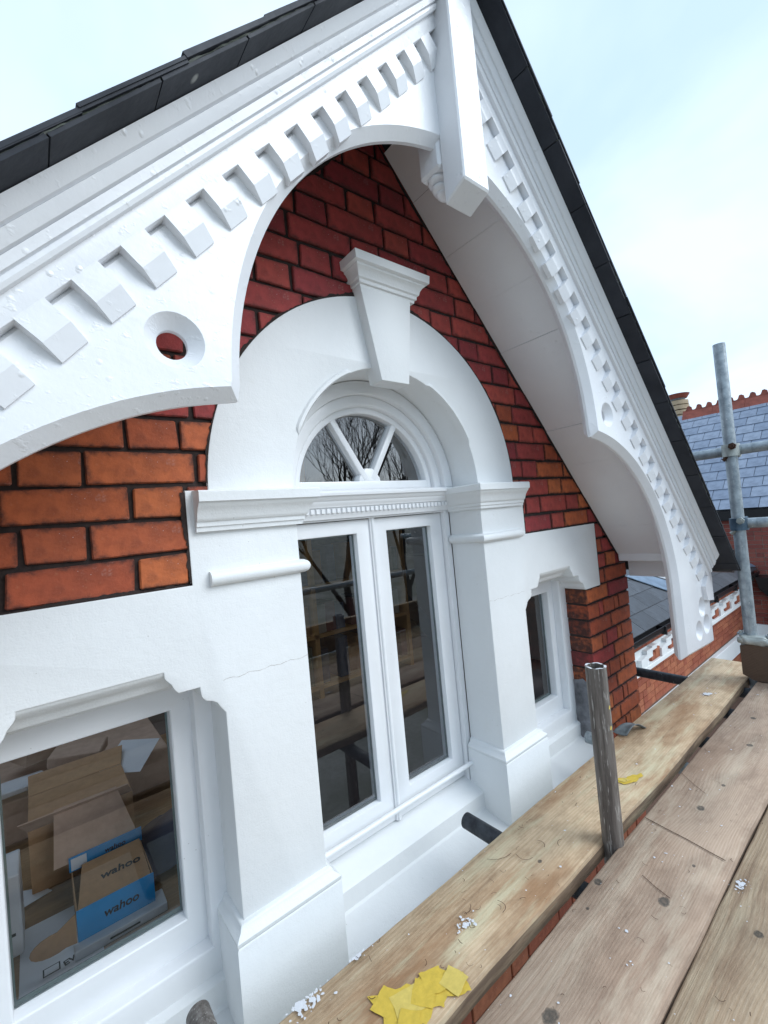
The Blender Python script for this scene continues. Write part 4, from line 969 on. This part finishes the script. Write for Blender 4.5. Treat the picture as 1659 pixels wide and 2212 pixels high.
obj('inner_flap', poly_mesh('inner_flap', [(-.922, .372, ZD+.100), (-.752, .372, ZD+.100), (-.752, .535, ZD+.118), (-.90, .535, ZD+.118), (-.922, .372, ZD+.098), (-.752, .372, ZD+.098), (-.752, .535, ZD+.116), (-.90, .535, ZD+.116)], [(0, 1, 2, 3), (4, 5, 6, 7), (0, 1, 5, 4), (1, 2, 6, 5), (2, 3, 7, 6), (3, 0, 4, 7)], CARD), bx)
tabp = [(-.928, .355)]+[(-.975+.048*math.cos(R(a)), .385+.03*math.sin(R(a))) for a in range(-60, -300, -20)]+[(-.928, .44)]
V = [(x, y, z) for z in (ZD+.055, ZD+.058) for x, y in tabp]; V = [(x, .36+(.0 if i < len(tabp) else .003), ZD+.030+(y-.355)*.85) for i, (x, y, z) in enumerate(V)]; k = len(tabp)
obj('rounded_flap', poly_mesh('rounded_flap', V, [tuple(range(k)), tuple(range(k, 2*k))]+[(j, (j+1) % k, (j+1) % k+k, j+k) for j in range(k)], CARD), bx)
obj('lid_panel', poly_mesh('lid_panel', [(-.965, .56, ZD+.123), (-.752, .56, ZD+.123), (-.79, .66, ZD+.245), (-.955, .66, ZD+.245), (-.965, .563, ZD+.121), (-.752, .563, ZD+.121), (-.79, .663, ZD+.243), (-.955, .663, ZD+.243)], [(0, 1, 2, 3), (4, 5, 6, 7), (0, 1, 5, 4), (1, 2, 6, 5), (2, 3, 7, 6), (3, 0, 4, 7)], CARDP), bx)
box('blue_lid_edge', (-.930, .552, ZD+.100), (-.742, .556, ZD+.140), BLUE, bx)
box('parcel_sticker', (-.925, .5495, ZD+.104), (-.887, .5515, ZD+.136), PAPER, bx)
face = Matrix(((1, 0, 0, 0), (0, 0, -1, 0), (0, 1, 0, 0), (0, 0, 0, 1)))
obj('lettering', text_mesh('wahoo', .030, Matrix.Translation((-.827, .3613, ZD+.056)) @ face, INK), bx)
obj('lettering', text_mesh('wahoo', .020, Matrix.Translation((-.815, .5513, ZD+.112)) @ face, INK), bx)
obj('lettering', text_mesh('wahoo', .036, Matrix.Translation((-.815, .44, ZD+.1085)) @ Matrix.Rotation(R(6.3), 4, 'X'), INK), bx)
tray = tag(box('white_carton', (-.936, .335, ZD+.002), (-.722, .40, ZD+.026), PAPER, None, .002), 'flat white carton under the blue fronted box', 'carton')
box('print_line', (-.86, .3335, ZD+.011), (-.79, .3348, ZD+.015), INK, tray)
pp = tag(box('paper_sheets', (-1.045, .318, ZD+.001), (-.875, .56, ZD+.0018), PAPER), 'white printed sheets lying under the flat carton', 'paper')
obj('lettering', text_mesh('EWMy', .024, Matrix.Translation((-.925, .352, ZD+.0022)) @ Matrix.Rotation(R(12), 4, 'Z'), INK, 'lettering', 0), pp)
box('print_box', (-1.0, .345, ZD+.0019), (-.965, .372, ZD+.0022), INK, pp); box('print_box_inside', (-.997, .348, ZD+.0023), (-.968, .369, ZD+.0025), PAPER, pp)
wb = tag(box('white_packet', (-1.16, .47, ZD+.001), (-1.036, .60, ZD+.205), PAPER, None, .003), 'tall white packet at the left edge of the left window', 'packet')
for i, (z0, w) in enumerate(((.055, .05), (.075, .03), (.13, .035))): box('print_line', (-1.10, .4685, ZD+z0), (-1.10+w, .4698, ZD+z0+.007), INK, wb)
cb = thing('cardboard_carton', (-.9, .8, ZD), 'brown cardboard carton with open flaps behind the blue fronted box', 'carton')
box('carton_body', (-1.02, .70, ZD+.001), (-.74, .95, ZD+.19), CARD, cb)
obj('flap', poly_mesh('flap', [(-1.02, .70, ZD+.191), (-.74, .70, ZD+.191), (-.76, .63, ZD+.25), (-1.04, .63, ZD+.25), (-1.02, .703, ZD+.193), (-.74, .703, ZD+.193), (-.76, .633, ZD+.252), (-1.04, .633, ZD+.252)], [(0, 1, 2, 3), (4, 5, 6, 7), (0, 1, 5, 4), (1, 2, 6, 5), (2, 3, 7, 6), (3, 0, 4, 7)], CARDP), cb)
obj('flap', poly_mesh('flap', [(-1.02, .95, ZD+.191), (-.74, .95, ZD+.191), (-.72, 1.05, ZD+.22), (-1.02, 1.05, ZD+.22), (-1.02, .953, ZD+.193), (-.74, .953, ZD+.193), (-.72, 1.053, ZD+.222), (-1.02, 1.053, ZD+.222)], [(0, 1, 2, 3), (4, 5, 6, 7), (0, 1, 5, 4), (1, 2, 6, 5), (2, 3, 7, 6), (3, 0, 4, 7)], CARD), cb)
for i, (x, y, w, a) in enumerate(((-1.06, 1.12, .2, 14), (-.86, 1.18, .18, -18), (-.98, 1.3, .2, 30))):
    me = box_mesh('paper_bag', (-w/2, -.07, 0), (w/2, .07, .02+.02*i), (PAPER, CARDP, CARDP)[i], .004); o = obj('paper_bag', me); o.location = (x, y, ZD+.165+.02*i); o.rotation_euler = (R(6*i-5), R(5), R(a))
    tag(o, ('crumpled white paper on top of the clutter in the left window', 'brown paper bag on the clutter in the left window', 'brown paper bag farthest back in the left window')[i], 'paper')
st_ = tag(box('storage_carton', (-1.25, 1.06, ZD+.001), (-.55, 1.55, ZD+.15), CARDP, None, .004), 'wide pinkish carton at the back of the desk', 'carton')
cl = []
rj = random.Random(9)
for i in range(9):
    for j in range(9):
        u, v = i/8-.5, j/8-.5; cl.append((-.62+.26*u, .62+.30*v, ZD+.004+.10*math.exp(-9*(u*u+v*v))+rj.uniform(0, .022)))
tag(obj('dark_jacket', poly_mesh('dark_jacket', cl, [(i*9+j, i*9+j+1, (i+1)*9+j+1, (i+1)*9+j) for i in range(8) for j in range(8)], BOOKM[1], 60)), 'crumpled dark jacket right of the blue fronted box', 'jacket')
for i, (x, y, w, h, a) in enumerate(((-1.09, .74, .16, .21, 25), (-.70, 1.0, .15, .21, -30))):
    me = box_mesh('paper_sheet', (-w/2, -h/2, 0), (w/2, h/2, .0012), PAPER); o = obj('paper_sheet', me); o.location = (x, y, ZD+.26 if i else ZD+.003); o.rotation_euler = (R(-4+12*i), R(6), R(a))
    if i: o.location.z = ZD+.19
    tag(o, ('loose white sheet behind the tall white packet', 'loose white sheet on the brown carton')[i], 'paper')
# bookshelf seen through the french door
bs = thing('bookshelf', (.55, 1.8, -1.015), 'pine bookshelf with books seen through the french door', 'bookshelf')
for x in (-.35, .45, 1.25): box('upright', (x, 1.5, -1.01), (x+.03, 1.8, .55), SHELFW, bs)
ra = random.Random(3)
for z in (-.95, -.62, -.29, .04, .37):
    box('shelf', (-.32, 1.5, z), (1.25, 1.8, z+.022), SHELFW, bs)
for z in (-.928, -.598, -.268, .062):
    x = -.30
    while x < 1.2:
        w = ra.uniform(.04, .085); h = ra.uniform(.17, .27)
        if abs(x-.45) < .06: x = .49
        if ra.random() < .8: tag(box('book', (x, 1.53, z+.001), (x+w-.002, 1.72, z+h), ra.choice(BOOKM)), 'book standing on the %s shelf behind the french door' % {-.928: 'bottom', -.598: 'second lowest', -.268: 'middle', .062: 'top'}[z], 'book', 'books on the bookshelf')
        x += w
# ------------------------------------------------------------------ bare trees across the garden, mirrored in the panes
def bare_tree(loc, h, seed, label, lean=0):
    rt = random.Random(seed); t = thing('bare_tree', loc, label, 'tree', 'bare trees across the garden')
    parts = {'trunk': ([], []), 'crown': ([], [])}
    def limb(a, d, L, r, depth):
        key = 'trunk' if depth < 2 else 'crown'; V, Fc = parts[key]; n = 4 if depth < 3 else 2; sides = 6 if depth < 2 else 3
        p = a.copy(); dirv = d.copy(); prev = None
        for i in range(n+1):
            rr_ = r*(1-.45*i/n); u = dirv.orthogonal().normalized(); w = dirv.cross(u); b = len(V)
            for j in range(sides): q = 2*math.pi*j/sides; V.append(p+(u*math.cos(q)+w*math.sin(q))*rr_)
            if prev is not None:
                for j in range(sides): Fc.append((prev+j, prev+(j+1) % sides, b+(j+1) % sides, b+j))
            prev = b
            if i < n:
                dirv = (dirv+Vector((rt.uniform(-.16, .16), rt.uniform(-.16, .16), rt.uniform(-.02, .14)))).normalized(); p = p+dirv*L/n
                if depth < 6 and i >= (1 if depth else 2):
                    for _ in range(1):
                        if rt.random() < .8:
                            dd = (dirv*.75+Vector((rt.uniform(-1, 1), rt.uniform(-1, 1), rt.uniform(-.1, .7)))*.62).normalized(); limb(p, dd, L*rt.uniform(.48, .68), rr_*.55, depth+1)
        if depth < 6:
            for _ in range(2):
                dd = (dirv+Vector((rt.uniform(-.5, .5), rt.uniform(-.5, .5), rt.uniform(0, .4)))).normalized(); limb(p, dd, L*.62, r*.5, depth+1)
    limb(Vector(loc), Vector((lean, 0, 1)).normalized(), h*.36, h*.015, 0)
    for k_, (V, Fc) in parts.items(): obj(k_, poly_mesh(k_, V, Fc, BARK), t)
bare_tree((8.6, -12.6, -7.5), 15.5, 21, 'nearest bare tree behind the photographer, mirrored in the fanlight')
bare_tree((12.6, -14.5, -7.5), 16, 22, 'bare tree to the right, mirrored at the edge of the fanlight')
bare_tree((13.0, -19.5, -7.5), 17, 24, 'bare tree farthest across the garden')
bare_tree((4.0, -17, -7.5), 15, 23, 'bare tree straight across the garden from the house')
print('bricks', nb, 'neighbour bricks', cnt, 'neighbour slates', sn)
